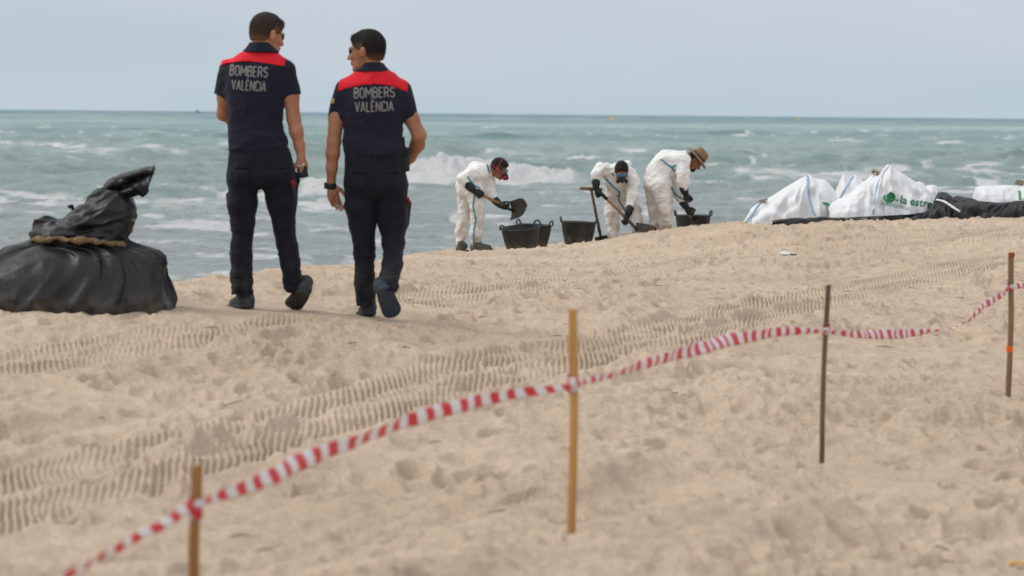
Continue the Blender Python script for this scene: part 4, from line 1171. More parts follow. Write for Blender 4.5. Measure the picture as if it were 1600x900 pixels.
# handset held by the first man
c_ = unproj(473.5, 267.5, 19.8); hs = empty('handset', c_, 'small dark handset with a pale top held in the taller firefighter\'s right hand', 'radio')
P = Parts(); P.box((0, .03, -.004), (.060, .042, .075)); o = P.build('casing', M['rubber'], hs, False, .010); hs.rotation_euler = (0, math.radians(-12), math.radians(10))
P = Parts(); P.box((-.004, .022, .040), (.046, .045, .020)); P.build('top_cap', M['silver'], hs, False, .005)

# ------------------------------------------------------------------ workers in white coveralls
def worker(name_lab, o0, Y, fx, s, D, skin):
    origin = unproj(*fx(*o0), Y)
    root = empty('person', origin, name_lab, 'person')
    L = conv_for(0, 0, Y, origin, fx)
    r = lambda v: v/s
    h = .011
    BBw = ((-.9, -.75, -.15), (.9, .75, 1.6))
    v = Vox(*BBw, h)
    for ch in D['suit']:
        k = .045
        v.chain([L(*q[:3]) for q in ch], [r(q[3]) for q in ch], k=k)
    f1 = folds(.014, 5.0, D['seed'], (1, 1, 1)); f2 = folds(.010, 10, D['seed']+9, (1, 1, 1.7))
    suit = vox_obj('coverall', v, M['suit'], root, lambda V: f1(V)+f2(V), 1)
    b = Vox(*BBw, .009)
    for ch in D['suit']: b.chain([L(*q[:3]) for q in ch], [max(.02, r(q[3])*.66) for q in ch], k=.04)
    hc = np.array(L(*D['head'])); T, R = head(b, hc, D['face'], D.get('hs', 1.04), D.get('up', (0, 0, 1)))
    b.cap(T((0, -.02, -.055)), L(*D['neck']), .055, .062, k=.03)
    for g in D['gloves']:
        b.cap(L(*g['cuff'][0]), L(*g['cuff'][-1]), .03, .025, k=.02)
    vox_obj('body', b, skin, root, None, 1)
    for g in D['gloves']:
        gv = Vox(*[np.array(L(*g['cuff'][-1]))+d_ for d_ in (-.32, .32)], .007)
        n_ = len(g['cuff'])
        gv.chain([L(*q) for q in g['cuff']], list(np.linspace(.054, .036, n_)), k=.02)
        hand(gv, L(*g['cuff'][-1]), Vector(g['d']), Vector(g['pn']), sc=g.get('sc', 1.08), curl=(62, 66, 68, 70), thumb_side=g.get('ts', 1), r_add=.003, spread=.4)
        vox_obj('glove', gv, M['rubber'], root, folds(.004, 16, 3), 1)
    for sh in D.get('shoes', []):
        shoe(root, L(*sh[0]), L(*sh[1]), L, width=.056, name='boot', stripe=False, body=M['boot'], sole_mat=M['boot'], h=.009)
    for sm in D['seams']:
        strip_on('seam_tape', suit, origin, [fx(*q) for q in sm], D.get('sw', 1.0), M['blue_tape'], suit, Y)
    return root, L, T, R, suit, origin
M['boot'] = mat('dark_rubber_boot', (.06, .066, .06), .7, (.14, .12, .09), 16, .2, 60)
M['resp'] = mat('respirator_rubber', (.02, .02, .022), .6)
M['redstrap'] = mat('red_strap', (.30, .02, .028), .7)
def respirator(root, T, R, sc=1.0, red=True):
    v = Vox(T((0, .10, -.04))-.14, T((0, .10, -.04))+.14, .006)
    v.ell(T((0, .100, -.040)), [.044, .042, .040], R, .02)
    v.cap(T((0, .12, -.045)), T((0, .145, -.055)), .022, .020, k=.02)
    rs = vox_obj('respirator', v, M['resp'], root, None, 1)
    P = Parts()
    for s_ in (-1, 1):
        v2 = [T((s_*.035, .115, -.060)), T((s_*.068, .128, -.068))]
        P.tube(v2, [.024, .027], 14); P.build('filter', M['redstrap'] if red else M['resp'], rs); P = Parts()
def goggles(root, T, R):
    v = Vox(T((0, .08, .01))-.14, T((0, .08, .01))+.14, .006)
    v.cap(T((-.042, .092, .008)), T((.042, .092, .008)), .030, .030, n=tuple(R[:, 1]), fl=.75, k=.02)
    g = vox_obj('goggles', v, M['goggle'], root, None, 1)
    P = Parts()
    pts = [T((.080*math.sin(a), -.012+.102*math.cos(a), .014+.012*math.cos(a)*-1)) for a in np.linspace(math.radians(48), math.radians(312), 20)]
    P.tube(pts, .0085, 6); P.build('goggle_strap', M['resp'], g)

# worker with the raised shovel
fa = lambda x, y: (690+x/4.736, 220+y/4.736)
W1 = dict(seed=21, sw=1.1,
    suit=[[(192, 350, .0, 88), (215, 300, 0, 86), (265, 240, 0, 84), (312, 228, 0, 66)],
          [(285, 232, -.10, 58), (215, 246, -.17, 46), (160, 278, -.21, 40), (178, 312, -.22, 36), (196, 334, -.22, 30)],
          [(330, 240, .10, 52), (352, 300, .10, 46), (345, 365, .05, 42), (380, 415, .0, 34)],
          [(240, 370, -.08, 74), (262, 470, -.10, 58), (268, 570, -.10, 49), (258, 680, -.09, 46), (252, 770, -.08, 45)],
          [(178, 350, .08, 72), (168, 450, .10, 58), (166, 560, .10, 48), (150, 670, .10, 43), (140, 772, .10, 38)],
          [(330, 225, 0, 40), (362, 222, 0, 32)]],
    head=(425, 203, .0), face=(.86, -.12, -.48), neck=(350, 222, 0), up=(0, 0, 1),
    gloves=[dict(cuff=[(188, 322, -.22), (222, 352, -.22), (243, 372, -.21)], d=(.8, -.1, -.5), pn=(.3, .8, -.4), ts=1),
            dict(cuff=[(386, 428, .0), (412, 455, -.03), (428, 473, -.05)], d=(.9, -.2, -.3), pn=(.1, .9, .3), ts=1)],
    shoes=[((118, 826, .08), (178, 822, .06)), ((222, 816, -.10), (372, 808, -.14))],
    seams=[[(246, 400), (234, 480), (244, 540), (252, 590), (240, 660), (238, 775)], [(190, 266), (215, 298), (240, 328), (282, 350)], [(335, 165), (342, 200), (356, 240)]])
w1, LW1, TW1, RW1, SW1, OW1 = worker('worker in white coverall holding a shovel level, red strap on the head, leftmost of three', (200, 812), 40.0, fa, 592., W1, M['skin_dark'])
respirator(w1, TW1, RW1); goggles(w1, TW1, RW1)
hair_shell(None, np.array(LW1(*W1['head'])), RW1, 1.04, .008, M['hair_black'], w1, 5)
P = Parts()
P.tube([TW1((.085*math.sin(a), -.01+.0*math.cos(a), .035+.095*math.cos(a))) for a in np.linspace(-1.9, 1.9, 20)], .007, 6)
P.tube([TW1((-.05, .10, -.04)), TW1((-.082, .03, -.02)), TW1((-.078, -.05, -.01)), TW1((-.03, -.108, .0)), TW1((.03, -.108, .0)), TW1((.078, -.05, -.01)), TW1((.082, .03, -.02)), TW1((.05, .10, -.04))], .007, 6)
P.build('head_strap', M['redstrap'], w1)

# worker facing us, digging
fb = lambda x, y: (870+x/5, 210+y/5)
W2 = dict(seed=31, sw=1.1,
    suit=[[(488, 500, .25, 92), (480, 420, .15, 100), (475, 340, .02, 104), (478, 290, -.08, 78)],
          [(385, 280, -.05, 56), (345, 275, -.10, 50), (310, 315, -.14, 40), (305, 380, -.18, 28)],
          [(565, 310, -.05, 60), (592, 380, -.12, 52), (592, 470, -.2, 46), (572, 565, -.26, 34)],
          [(435, 500, .22, 66), (432, 620, .12, 54), (435, 700, .08, 50), (438, 795, .05, 46)],
          [(560, 510, .25, 70), (600, 590, .16, 58), (618, 660, .12, 50), (632, 760, .10, 44)],
          [(505, 265, -.02, 50), (540, 240, .06, 36)]],
    head=(505, 287, -.22), face=(.10, -.80, -.62), neck=(492, 300, -.05), up=(0, 0, 1),
    gloves=[dict(cuff=[(305, 372, -.18), (306, 400, -.19), (310, 418, -.20)], d=(.25, -.2, -1), pn=(.5, .8, .2), ts=-1),
            dict(cuff=[(572, 578, -.27), (560, 610, -.28), (550, 634, -.28)], d=(-.3, -.2, -1), pn=(-.5, .8, -.1), ts=1)],
    seams=[[(385, 345), (420, 385), (450, 415), (490, 455), (470, 488)], [(490, 450), (488, 520), (515, 560), (535, 600)], [(430, 300), (445, 320)]])
w2, LW2, TW2, RW2, SW2, OW2 = worker('worker in white coverall and blue goggles bent towards the camera, middle of three', (505, 800), 41.0, fb, 610., W2, M['skin_dark'])
respirator(w2, TW2, RW2, red=False); goggles(w2, TW2, RW2)
hair_shell(None, np.array(LW2(*W2['head'])), RW2, 1.05, .008, M['hair_black'], w2, 6)
v = Vox(np.array(LW2(550, 235, .04))-.2, np.array(LW2(550, 235, .04))+.2, .008)
v.ell(LW2(545, 232, .03), [.075, .06, .045], None, .02)
hd2 = vox_obj('hood', v, M['suit'], w2, folds(.012, 12, 5), 1)

# worker in the straw hat
W3 = dict(seed=41, sw=1.1,
    suit=[[(772, 375, .0, 92), (800, 300, 0, 98), (860, 235, 0, 104), (930, 208, 0, 88), (985, 195, 0, 66)],
          [(960, 205, -.12, 66), (988, 215, -.16, 58), (985, 300, -.2, 52), (985, 360, -.2, 46), (997, 425, -.2, 34)],
          [(930, 260, .12, 60), (925, 360, .13, 50), (930, 440, .10, 44), (985, 512, .02, 34)],
          [(810, 400, -.10, 92), (835, 500, -.12, 72), (850, 580, -.12, 60), (852, 680, -.10, 54), (852, 770, -.1, 50)],
          [(755, 400, .10, 82), (762, 500, .12, 62), (772, 600, .12, 54), (768, 680, .12, 46), (765, 775, .12, 42)],
          [(1000, 180, 0, 46), (1030, 190, 0, 36)]],
    head=(1078, 203, .0), face=(.62, -.10, -.75), neck=(1015, 190, 0), up=(.5, 0, .85),
    gloves=[dict(cuff=[(990, 425, -.2), (1000, 445, -.19), (1006, 460, -.17)], d=(.15, .1, -1), pn=(.7, .6, .1), ts=1),
            dict(cuff=[(988, 535, .02), (1002, 555, .0), (1012, 570, -.02)], d=(.5, -.1, -.8), pn=(.4, -.8, .1), ts=-1)],
    seams=[[(812, 196), (850, 222), (890, 255), (920, 290)], [(888, 258), (910, 250), (932, 240)], [(893, 410), (915, 455), (950, 485), (995, 512)]])
w3, LW3, TW3, RW3, SW3, OW3 = worker('worker in stained white coverall and straw sun hat stooping over a tub', (810, 800), 41.0, fb, 610., W3, M['skin_dark'])
hair_shell(None, np.array(LW3(*W3['head'])), RW3, 1.02, .008, M['hair_black'], w3, 7)
v = Vox(TW3((0, .075, -.09))-.12, TW3((0, .075, -.09))+.12, .007)
v.ell(TW3((0, .070, -.085)), [.045, .035, .042], RW3, .02); vox_obj('beard', v, M['hair_black'], w3, folds(.006, 40, 2), 1)
# hat: axis is the head's up
hat = empty('sun_hat', (0, 0, 0)); hat.parent = w3
ctr = Vector(TW3((0, -.005, .062))); up_ = Vector(RW3[:, 2]); 
Mh = up_.to_track_quat('Z', 'Y').to_matrix().to_4x4(); Mh.translation = ctr
hat.matrix_local = Mh
P = Parts(); P.lathe([(.0, .118), (.04, .117), (.075, .105), (.094, .075), (.100, .03), (.102, .0), (.098, -.002), (.094, .03), (.088, .07), (.06, .10), (0, .108)], 28)
P.build('crown', M['straw'], hat)
P = Parts(); n = 36
prof = [(.100, .004), (.125, .000), (.152, -.010), (.176, -.024), (.177, -.030), (.152, -.017), (.125, -.007), (.100, -.004)]
V = []
for r_, z_ in prof:
    for k in range(n):
        a = 2*math.pi*k/n; wv = .010*math.sin(2*a+.6)+.006*math.sin(3*a); V.append((r_*math.cos(a), r_*math.sin(a), z_+wv*(r_-.1)/.09))
P.add(V, [tuple(f) for f in grid_faces(len(prof), n, True)]); P.build('brim', M['straw'], hat)
P = Parts(); P.lathe([(.1035, .002), (.1045, .030), (.100, .032), (.100, .0)], 28); P.build('hat_band', M['band'], hat)
# ------------------------------------------------------------------ shovels
def shovel(A_, B_, C_, label, blade_n, grip=0, wood='wood', shaft_frac=.62, blade_len=.27, blade_w=.24, tgrip=False, blade_dir=None, loaded=False, blade=True, group=None):
    """A_: top of handle, B_: where the socket starts, C_: where the blade starts"""
    A_, B_, C_ = Vector(A_), Vector(B_), Vector(C_)
    root = empty('shovel', A_, label, 'shovel', group)
    P = Parts(); P.tube([A_-A_, (B_-A_)*.5, B_-A_], [.019, .018, .018], 10); P.build('handle', M[wood], root)
    if grip:
        P = Parts(); d = (B_-A_).normalized(); P.tube([-d*.03, d*grip], [.024, .023], 10); P.build('grip', M['rubber'], root)
    if tgrip:
        P = Parts(); P.tube([(-.14, .02, .012), (0, 0, .004), (.14, -.02, -.004)], [.020, .024, .020], 10); P.build('cross_grip', M[wood], root)
    P = Parts(); P.tube([B_-A_-(B_-A_).normalized()*.03, (B_+C_)/2-A_, C_-A_], [.022, .021, .014], 10); P.build('socket', M['metal_dark'], root)
    if blade:
        d = Vector(blade_dir).normalized() if blade_dir else (C_-B_).normalized(); n_ = Vector(blade_n); n_ = (n_-d*n_.dot(d)).normalized(); s_ = d.cross(n_)
        V = []; nu, nv = 11, 9
        for i in range(nu):
            t = i/(nu-1); hw = blade_w/2*(1 if t < .55 else math.sqrt(max(0.02, 1-((t-.55)/.46)**2)))
            for j in range(nv):
                q = j/(nv-1)*2-1
                V.append(C_-A_+d*(t*blade_len-.03)+s_*q*hw+n_*(.045*q*q*(1-.4*t)+.02*t*t))
        o = mesh_obj('blade', [tuple(q) for q in V], grid_faces(nu, nv), M['metal_dark'], root)
        m = o.modifiers.new('s', 'SOLIDIFY'); m.thickness = .006
        if loaded:
            pass
    return root
def WP(fx, x, y, Y): return unproj(*fx(x, y), Y)
shovel(WP(fa, 238, 372, 39.80), WP(fa, 440, 470, 39.92), WP(fa, 532, 522, 39.98), 'wooden shovel with a dark pointed blade held level by the leftmost worker', (-.35, -.85, .45),
       blade_dir=WP(fa, 610, 518, 39.9)-WP(fa, 532, 545, 39.98), blade_len=.25, blade_w=.26)
shovel(WP(fb, 312, 428, 40.80), WP(fb, 528, 640, 40.72), WP(fb, 628, 745, 40.70), 'wooden shovel with a black grip pushed into the sand by the middle worker', (.1, -.5, .85),
       grip=.19, blade_dir=(.98, -.1, -.12), blade_len=.27, blade_w=.20)
shovel(WP(fb, 268, 428, 41.0), WP(fb, 322, 700, 41.0), WP(fb, 346, 812, 41.0), 'brown T-handled spade standing upright in the sand beside the middle worker', (0, -1, .1), wood='wood_brown', tgrip=True, blade_len=.2, blade_w=.16)
shovel(WP(fb, 1003, 440, 40.82), WP(fb, 1028, 580, 41.6), WP(fb, 1045, 655, 42.4), 'short shovel held down into the tub by the worker in the straw hat', (0, -1, .2), blade_len=.20, blade_w=.2)

# ------------------------------------------------------------------ tubs
def make_tub():
    t = empty('tub', (0, 0, 0))
    P = Parts(); P.lathe([(0, .0), (.165, 0), (.172, .01), (.205, .16), (.222, .275), (.232, .280), (.232, .292), (.222, .294), (.214, .285), (.196, .16), (.160, .02), (0, .014)], 40)
    P.build('tub_wall', M['tub'], t)
    for s_ in (-1, 1):
        P = Parts(); pts = [(s_*(.222+.012*math.sin(a)), .075*math.cos(a), .285+.062*math.sin(a)) for a in np.linspace(0, math.pi, 14)]
        P.tube(pts, .011, 8); P.build('handle', M['tub'], t)
    return t
tub0 = make_tub()
def place_tub(first, px, py, Y, label, sc=1.0, rot=0, tilt=0, tiltx=0, fx=None, squash=1):
    r = tub0
    if not first:
        r = tub0.copy(); COL.objects.link(r)
        for ch in tub0.children:
            c = ch.copy(); COL.objects.link(c); c.parent = r
    r.location = unproj(px, py, Y); r.scale = (sc, sc, sc*squash); r.rotation_euler = (tiltx, tilt, rot)
    tag(r, label, 'tub', 'black rubber tubs the workers fill')
    return r
place_tub(True, 815.5, 391, 39.8, 'black rubber tub leaning in front of another tub, nearest the leftmost worker', 1.08, .5, math.radians(-7), .06, squash=.92)
place_tub(False, 834, 385.5, 40.5, 'black rubber tub half hidden behind the leaning tub', .97, -.35, math.radians(2))
place_tub(False, 903, 382, 40.8, 'black rubber tub standing alone, left of the T-handled spade', 1.0, .05, math.radians(1.5))
tb = place_tub(False, 1082.5, 372, 42.8, 'black rubber tub full of sand under the hands of the worker in the straw hat', 1.06, .12, 0)
P = Parts(); rr = [(0, .262), (.06, .268), (.13, .262), (.205, .245), (.20, .20)]
P.lathe(rr, 24); fill = P.build('sand_fill', M['sand'], None); fill.name = 'sand_load'; fill.location = unproj(1082.5, 372, 42.8); fill.scale = (1.06, 1.06, 1.06)
for v_ in fill.data.vertices: v_.co.z += .018*noise2(np.array([v_.co.x*14]), np.array([v_.co.y*14]), 4)[0]
tag(fill, 'load of sand and oily debris heaped inside the tub beside the straw hat worker', 'sand')

# ------------------------------------------------------------------ stakes and barrier tape
def stake(px, ptop, pbase, Y, w_, m, label, lean=0, tip='pine', extra=None):
    b_ = unproj(px[1], pbase, Y); t_ = unproj(px[0], ptop, Y)
    root = empty('stake', b_, label, 'stake', 'wooden stakes carrying the barrier tape')
    V = []; H = (t_-b_)
    n = 14
    for i in range(n+1):
        f = -.25+1.25*i/n; c = H*f+Vector((.004*math.sin(f*5+Y), .002*math.sin(f*9), 0))
        for a, b in ((-1, -1), (1, -1), (1, 1), (-1, 1)):
            k = w_/2*(1+.05*math.sin(f*17+a+b*2+Y)); V.append((c.x+a*k, c.y+b*k*.8, c.z+.003*a*(i == n)))
    F = [tuple(q) for q in grid_faces(n+1, 4, True)]+[tuple(range(n*4, n*4+4))]
    o = mesh_obj('post', V, F, m, root, smooth=False)
    bv_ = o.modifiers.new('b', 'BEVEL'); bv_.width = .003; bv_.segments = 2; bv_.limit_method = 'ANGLE'
    for (py0, py1, mm) in (extra or []):
        a = unproj(px[0]+(px[1]-px[0])*(py0-ptop)/(pbase-ptop), py0, Y)-b_; c = unproj(px[0]+(px[1]-px[0])*(py1-ptop)/(pbase-ptop), py1, Y)-b_
        P = Parts(); kk = w_/2*1.09
        V = [(q.x+x*kk, q.y+y*kk*.85, q.z) for q in (a, c) for x, y in ((-1, -1), (1, -1), (1, 1), (-1, 1))]
        P.add(V, [tuple(q) for q in grid_faces(2, 4, True)]+[(0, 1, 2, 3), (7, 6, 5, 4)]); P.build('painted_band', mm, root, False)
    return root
stake((306, 304), 727, 985, 8.9, .029, M['pine_orange'], 'blurred orange-brown stake nearest the camera, cut off by the bottom of the picture')
stake((896, 894), 483, 838, 11.4, .030, M['pine'], 'pale yellow pine stake standing in the foreground sand near the middle')
stake((1293.5, 1283), 445, 718, 14.8, .023, M['weathered'], 'thin dark weathered stake leaning slightly to the right')
stake((1580.5, 1576), 395, 619, 18.0, .030, M['weathered2'], 'brown stake with an orange band near the right edge', extra=[(394.5, 402, M['rust']), (541, 550, M['orange'])])

tape = empty('barrier_tape', unproj(895, 603, 11.4), 'red and white striped barrier tape running past the four stakes', 'tape')
TO = tape.location.copy()
def ribbon(name, pts, wid, tw, n=120, u0=0.0):
    """pts: (px, py, Y); wid: half widths (m) along it; tw: tilt angle of the band along it"""
    P_ = spline([tuple(unproj(*q)) for q in pts], n)
    ts = np.linspace(0, 1, n); wds = np.interp(ts, np.linspace(0, 1, len(wid)), wid); tws = np.interp(ts, np.linspace(0, 1, len(tw)), tw)
    V, uv, s_ = [], [], u0
    for i in range(n):
        if i: s_ += np.linalg.norm(P_[i]-P_[i-1])
        t = Vector(P_[min(i+1, n-1)]-P_[max(i-1, 0)]).normalized(); side = t.cross(Vector((0, 0, 1))).normalized(); up = side.cross(t)
        tw_ = tws[i]+.35*math.sin(s_*2.7+1)+.2*math.sin(s_*6.1); d = up*math.cos(tw_)+side*math.sin(tw_);  rip = side*(.006*math.sin(s_*9)+.004*math.sin(s_*23+1))
        for k in range(5):
            q = k/4*2-1; V.append(Vector(P_[i])+d*wds[i]*1.02*q+rip+side*.006*(q*q)*math.sin(s_*6)-TO); uv.append((s_/.118, q*.5))
    F = grid_faces(n, 5)
    o = mesh_obj(name, [tuple(v) for v in V], F, M['tape'], tape)
    ul = o.data.uv_layers.new(name='UVMap')
    ul.data.foreach_set('uv', np.array([uv[l.vertex_index] for l in o.data.loops], f32).ravel())
    m = o.modifiers.new('s', 'SOLIDIFY'); m.thickness = .0008
    return s_
s_ = ribbon('tape_length', [(40, 935, 7.9), (110, 893, 8.1), (205, 847, 8.5), (302, 790, 8.88)], [.018, .020, .018, .018, .014, .018], [.1, .1, .1, .3, .2, .2])
s_ = ribbon('tape_length', [(304, 788, 8.88), (350, 772, 9.1), (440, 737, 9.5), (560, 686, 10.05), (690, 642, 10.6), (800, 616, 11.05), (893, 604, 11.37)], [.008, .016, .022, .027, .027, .026, .024, .018, .009], [.5, .5, .3, .2, .1, .1, .2, .3, .6], 160, s_)
s_ = ribbon('tape_length', [(897, 602, 11.37), (960, 584, 12.0), (1050, 556, 12.8), (1150, 530, 13.7), (1225, 518, 14.3), (1290, 518, 14.78)], [.010, .016, .022, .027, .027, .024, .020, .010], [.6, .5, .2, .1, .1, .2, .2, .4], 160, s_)
s_ = ribbon('tape_length', [(1292, 518, 14.78), (1340, 522, 15.2), (1400, 522, 15.9), (1450, 518, 16.4), (1492, 511, 16.8), (1540, 478, 17.4), (1576, 449, 17.97)], [.010, .017, .023, .022, .016, .008, .018, .022, .014], [.4, .3, .1, .2, .5, 1.1, .3, .2, .4], 160, s_)
s_ = ribbon('tape_length', [(1579, 448, 17.97), (1600, 446, 18.4), (1700, 440, 20)], [.012, .018, .02], [.3, .2, .2], 30, s_)
def knot(px, py, Y, w_, seed):
    c = unproj(px, py, Y)-TO
    V, uv = [], []; n = 26; turns = 1.9
    for i in range(n):
        a = 2*math.pi*turns*i/(n-1)+seed; r_ = w_*.5*1.18+.0015*i/n
        q = max(abs(math.cos(a)), abs(math.sin(a)))
        cx, cy = r_*math.cos(a)/q*1.0, r_*math.sin(a)/q*.85; z = .012*math.sin(i*.5+seed)
        for k in range(3): V.append((c.x+cx, c.y+cy, c.z+z+(k-1)*.017)); uv.append((i*.012/.135*1.9+seed, (k-1)*.5))
    o = mesh_obj('knot', V, grid_faces(n, 3), M['tape'], tape); ul = o.data.uv_layers.new(name='UVMap')
    ul.data.foreach_set('uv', np.array([uv[l.vertex_index] for l in o.data.loops], f32).ravel())
    m = o.modifiers.new('s', 'SOLIDIFY'); m.thickness = .001
knot(305, 786, 8.9, .031, .3); knot(305, 796, 8.9, .033, 1.2); knot(895, 601, 11.4, .032, .55); knot(895, 592, 11.4, .030, .6); knot(1291, 514, 14.8, .026, .5); knot(1579, 447, 18, .032, .1)

# ------------------------------------------------------------------ bags and tarpaulins on the right
def tent(name, sil, Y, depth, m, parent, origin, seed=0, nu=130, nv=44, pw=1.7, fold=.03, back=1.0, peaks=None, ff=3.0, sink=.10, skew=0):
    """a slumped sack: silhouette (px, py top, py base), real depth front to back, radiating folds"""
    sil = np.array(sil, float); xs = np.linspace(sil[0, 0], sil[-1, 0], nu)
    top = np.interp(xs, sil[:, 0], sil[:, 1]); bas = np.interp(xs, sil[:, 0], sil[:, 2])
    V = []
    w_ = (xs-xs[0])/(xs[-1]-xs[0])
    env = np.clip(1-(2*w_-1)**4, 0, 1)**.5
    pk = np.array(peaks if peaks else [[sil[np.argmin(sil[:, 1]), 0]]])[:, 0]
    for j in range(nv):
        v = j/(nv-1)*2-1
        for i in range(nu):
            b = unproj(xs[i], bas[i], Y); t = unproj(xs[i], top[i], Y)
            H = t.z-b.z
            g = 1-abs(v)**pw
            # folds radiate down from the nearest peak
            dxp = (xs[i]-pk[np.argmin(abs(xs[i]-pk))])/130.
            ang = math.atan2(dxp, abs(v)*depth+.15)
            V.append((b.x, Y+(v if v < 0 else v*back)*depth*(.35+.65*env[i])+skew*(g), b.z-sink*(abs(v) > .93)+H*g, ang, g, v, dxp))
    V = np.array(V)
    r = math.hypot(1, 1)
    f = noise2(V[:, 3]*ff+seed, V[:, 4]*.9+seed*.3, seed)+.6*noise2(V[:, 3]*ff*2.3+3, V[:, 4]*2.0, seed+3)+.5*noise2(V[:, 0]*9, V[:, 2]*9+V[:, 1]*5, seed+4)
    rid = (1-2*np.abs(f))*fold*np.clip((1-V[:, 4])*2.6, 0, 1)*np.clip(V[:, 4]*4+.25, 0, 1)
    co = V[:, :3].copy()
    co[:, 1] += np.sign(V[:, 5])*rid; co[:, 2] += rid*.45
    co[:, 0] += .3*fold*noise2(V[:, 2]*7, V[:, 1]*7, seed+7)
    co -= np.array(origin)
    return mesh_obj(name, co, grid_faces(nv, nu), m, parent)
fc = lambda x, y: (1130+x/3.404, 240+y/3.404)
def silc(rows): return [(*fc(x, t), fc(x, b)[1]) for x, t, b in rows]
TAR = []
def bag(label, rows, Y, depth, seed, peaks, straps=(), **kw):
    s = silc(rows); o_ = unproj(sum(q[0] for q in s)/len(s), s[len(s)//2][2], Y)
    root = empty('bulk_bag', o_, label, 'bag', 'white woven bulk bags by the water')
    b = tent('sack', s, Y, depth, M['bag_white'], root, o_, seed, peaks=[fc(p, 0) for p in peaks], **kw)
    bpy.context.view_layer.update()
    for pts, mm, hw in straps:
        strip_on('strap', b, o_, [fc(*p) for p in pts], hw, mm, b, Y, 40, .010)
    return root, b, o_
bagA, sA, oA = bag('white bulk bag with one pale blue strap, leftmost of the bags', [(108, 368, 372), (120, 345, 372), (150, 290, 370), (190, 262, 366), (235, 240, 360), (330, 180, 352), (400, 140, 345), (445, 112, 340), (462, 114, 340), (490, 132, 338),
        (545, 140, 334), (568, 160, 332), (590, 190, 332), (604, 235, 330), (612, 300, 330)], 38.2, .42, 5, (448,), [([(447, 118), (452, 180), (458, 240), (472, 290), (490, 330)], M['lblue'], 1.15), ([(200, 262), (170, 300), (150, 340), (147, 366)], M['lblue'], 1.0)], pw=2.0, fold=.042)
bagB, sB, oB = bag('white bulk bag with a slanting blue strap, behind the printed bag', [(585, 235, 310), (600, 190, 310), (620, 140, 310), (636, 108, 310), (650, 118, 310), (672, 130, 310), (697, 112, 310), (720, 128, 310), (750, 150, 310), (790, 108, 310), (830, 95, 310), (850, 130, 310), (860, 200, 310)],
        39.0, .35, 9, (636, 697), [([(695, 118), (665, 165), (640, 205), (622, 240)], M['lblue'], .95)], pw=1.8, fold=.02)
bagC, sC, oC = bag('large white bulk bag printed with a green leaf logo and lettering', [(556, 290, 330), (570, 266, 331), (600, 245, 332), (640, 228, 332), (690, 195, 332), (740, 155, 330), (790, 120, 328), (835, 102, 325), (858, 74, 324), (876, 57, 323), (892, 78, 322),
        (930, 96, 320), (960, 112, 320), (1010, 145, 318), (1060, 172, 316), (1090, 195, 315), (1108, 235, 314), (1112, 280, 313), (1105, 308, 312)], 37.8, .50, 12, (876, 800), [([(880, 64), (850, 105), (835, 160), (822, 220), (808, 270), (795, 318)], M['bag_edge'] if 'bag_edge' in M else M['bag_white'], 1.7), ([(842, 120), (822, 170), (812, 230), (800, 290), (795, 318)], M['lblue'], 1.0)], pw=1.9, fold=.042)
bagD, sD, oD = bag('crumpled white bag end showing behind the right side of the printed bag', [(1000, 160, 290), (1040, 148, 290), (1060, 155, 290), (1075, 170, 285), (1110, 165, 270), (1135, 172, 262), (1145, 200, 255), (1140, 244, 250)], 38.8, .25, 15, (1050,), pw=2.0, fold=.02)
bagE, sE, oE = bag('low white bulk bag on the black tarpaulin at the right edge', [(1332, 240, 262), (1336, 200, 262), (1345, 178, 262), (1380, 170, 262), (1440, 172, 262), (1500, 168, 262), (1560, 170, 262), (1600, 162, 262), (1700, 150, 262), (1800, 190, 262), (1830, 250, 262)], 38.6, .40, 18, (1340, 1600),
        [([(1575, 200), (1578, 225), (1580, 245)], M['green_ink'], 1.6)], pw=2.6, fold=.018)
# print on the big bag
def print_on(obj_, origin, Y, outlines, m, name, parent, off=.012):
    bv = BVHTree.FromPolygons([v.co for v in obj_.data.vertices], [p.vertices[:] for p in obj_.data.polygons]); camp = Vector((0, 0, CAMZ))
    P = Parts()
    for V2, F in outlines:
        V = []
        for x, y in V2:
            q = unproj(x, y, Y); d = (q-camp).normalized(); h = bv.ray_cast(camp+d*(Y-2)-origin, d)
            V.append(tuple((h[0] if h[0] else q-origin)-d*off))
        P.add(V, F)
    return P.build(name, m, parent, smooth=False)
def text2d(txt, x, y, size, xs, ang, arc=0.0):
    """glyph outlines as pixel-space shapes: x, y in photograph pixels of the left end of the base line"""
    cu = bpy.data.curves.new('t', 'FONT'); cu.body = txt; cu.size = size; cu.offset = .018*size; cu.resolution_u = 3; cu.space_character = 1.05
    t = bpy.data.objects.new('t', cu); COL.objects.link(t); bpy.context.view_layer.update()
    me = bpy.data.meshes.new_from_object(t.evaluated_get(bpy.context.evaluated_depsgraph_get()))
    bm = bmesh.new(); bm.from_mesh(me); bmesh.ops.triangulate(bm, faces=bm.faces)
    for _ in range(2):
        ed = [e_ for e_ in bm.edges if e_.calc_length() > size*.25]
        if ed: bmesh.ops.subdivide_edges(bm, edges=ed, cuts=1)
        bmesh.ops.triangulate(bm, faces=bm.faces)
    V = []
    for v in bm.verts:
        X, Y_ = v.co.x*xs, v.co.y; a = ang+arc*X
        V.append((x+X*math.cos(ang)-Y_*math.sin(ang), y-(-X*math.sin(ang)*-1+Y_*math.cos(ang))-arc*X*X if False else y-(X*math.sin(ang)+Y_*math.cos(ang))))
    F = [tuple(v.index for v in f.verts) for f in bm.faces]; bm.free(); bpy.data.objects.remove(t); bpy.data.curves.remove(cu); bpy.data.meshes.remove(me)
    return V, F
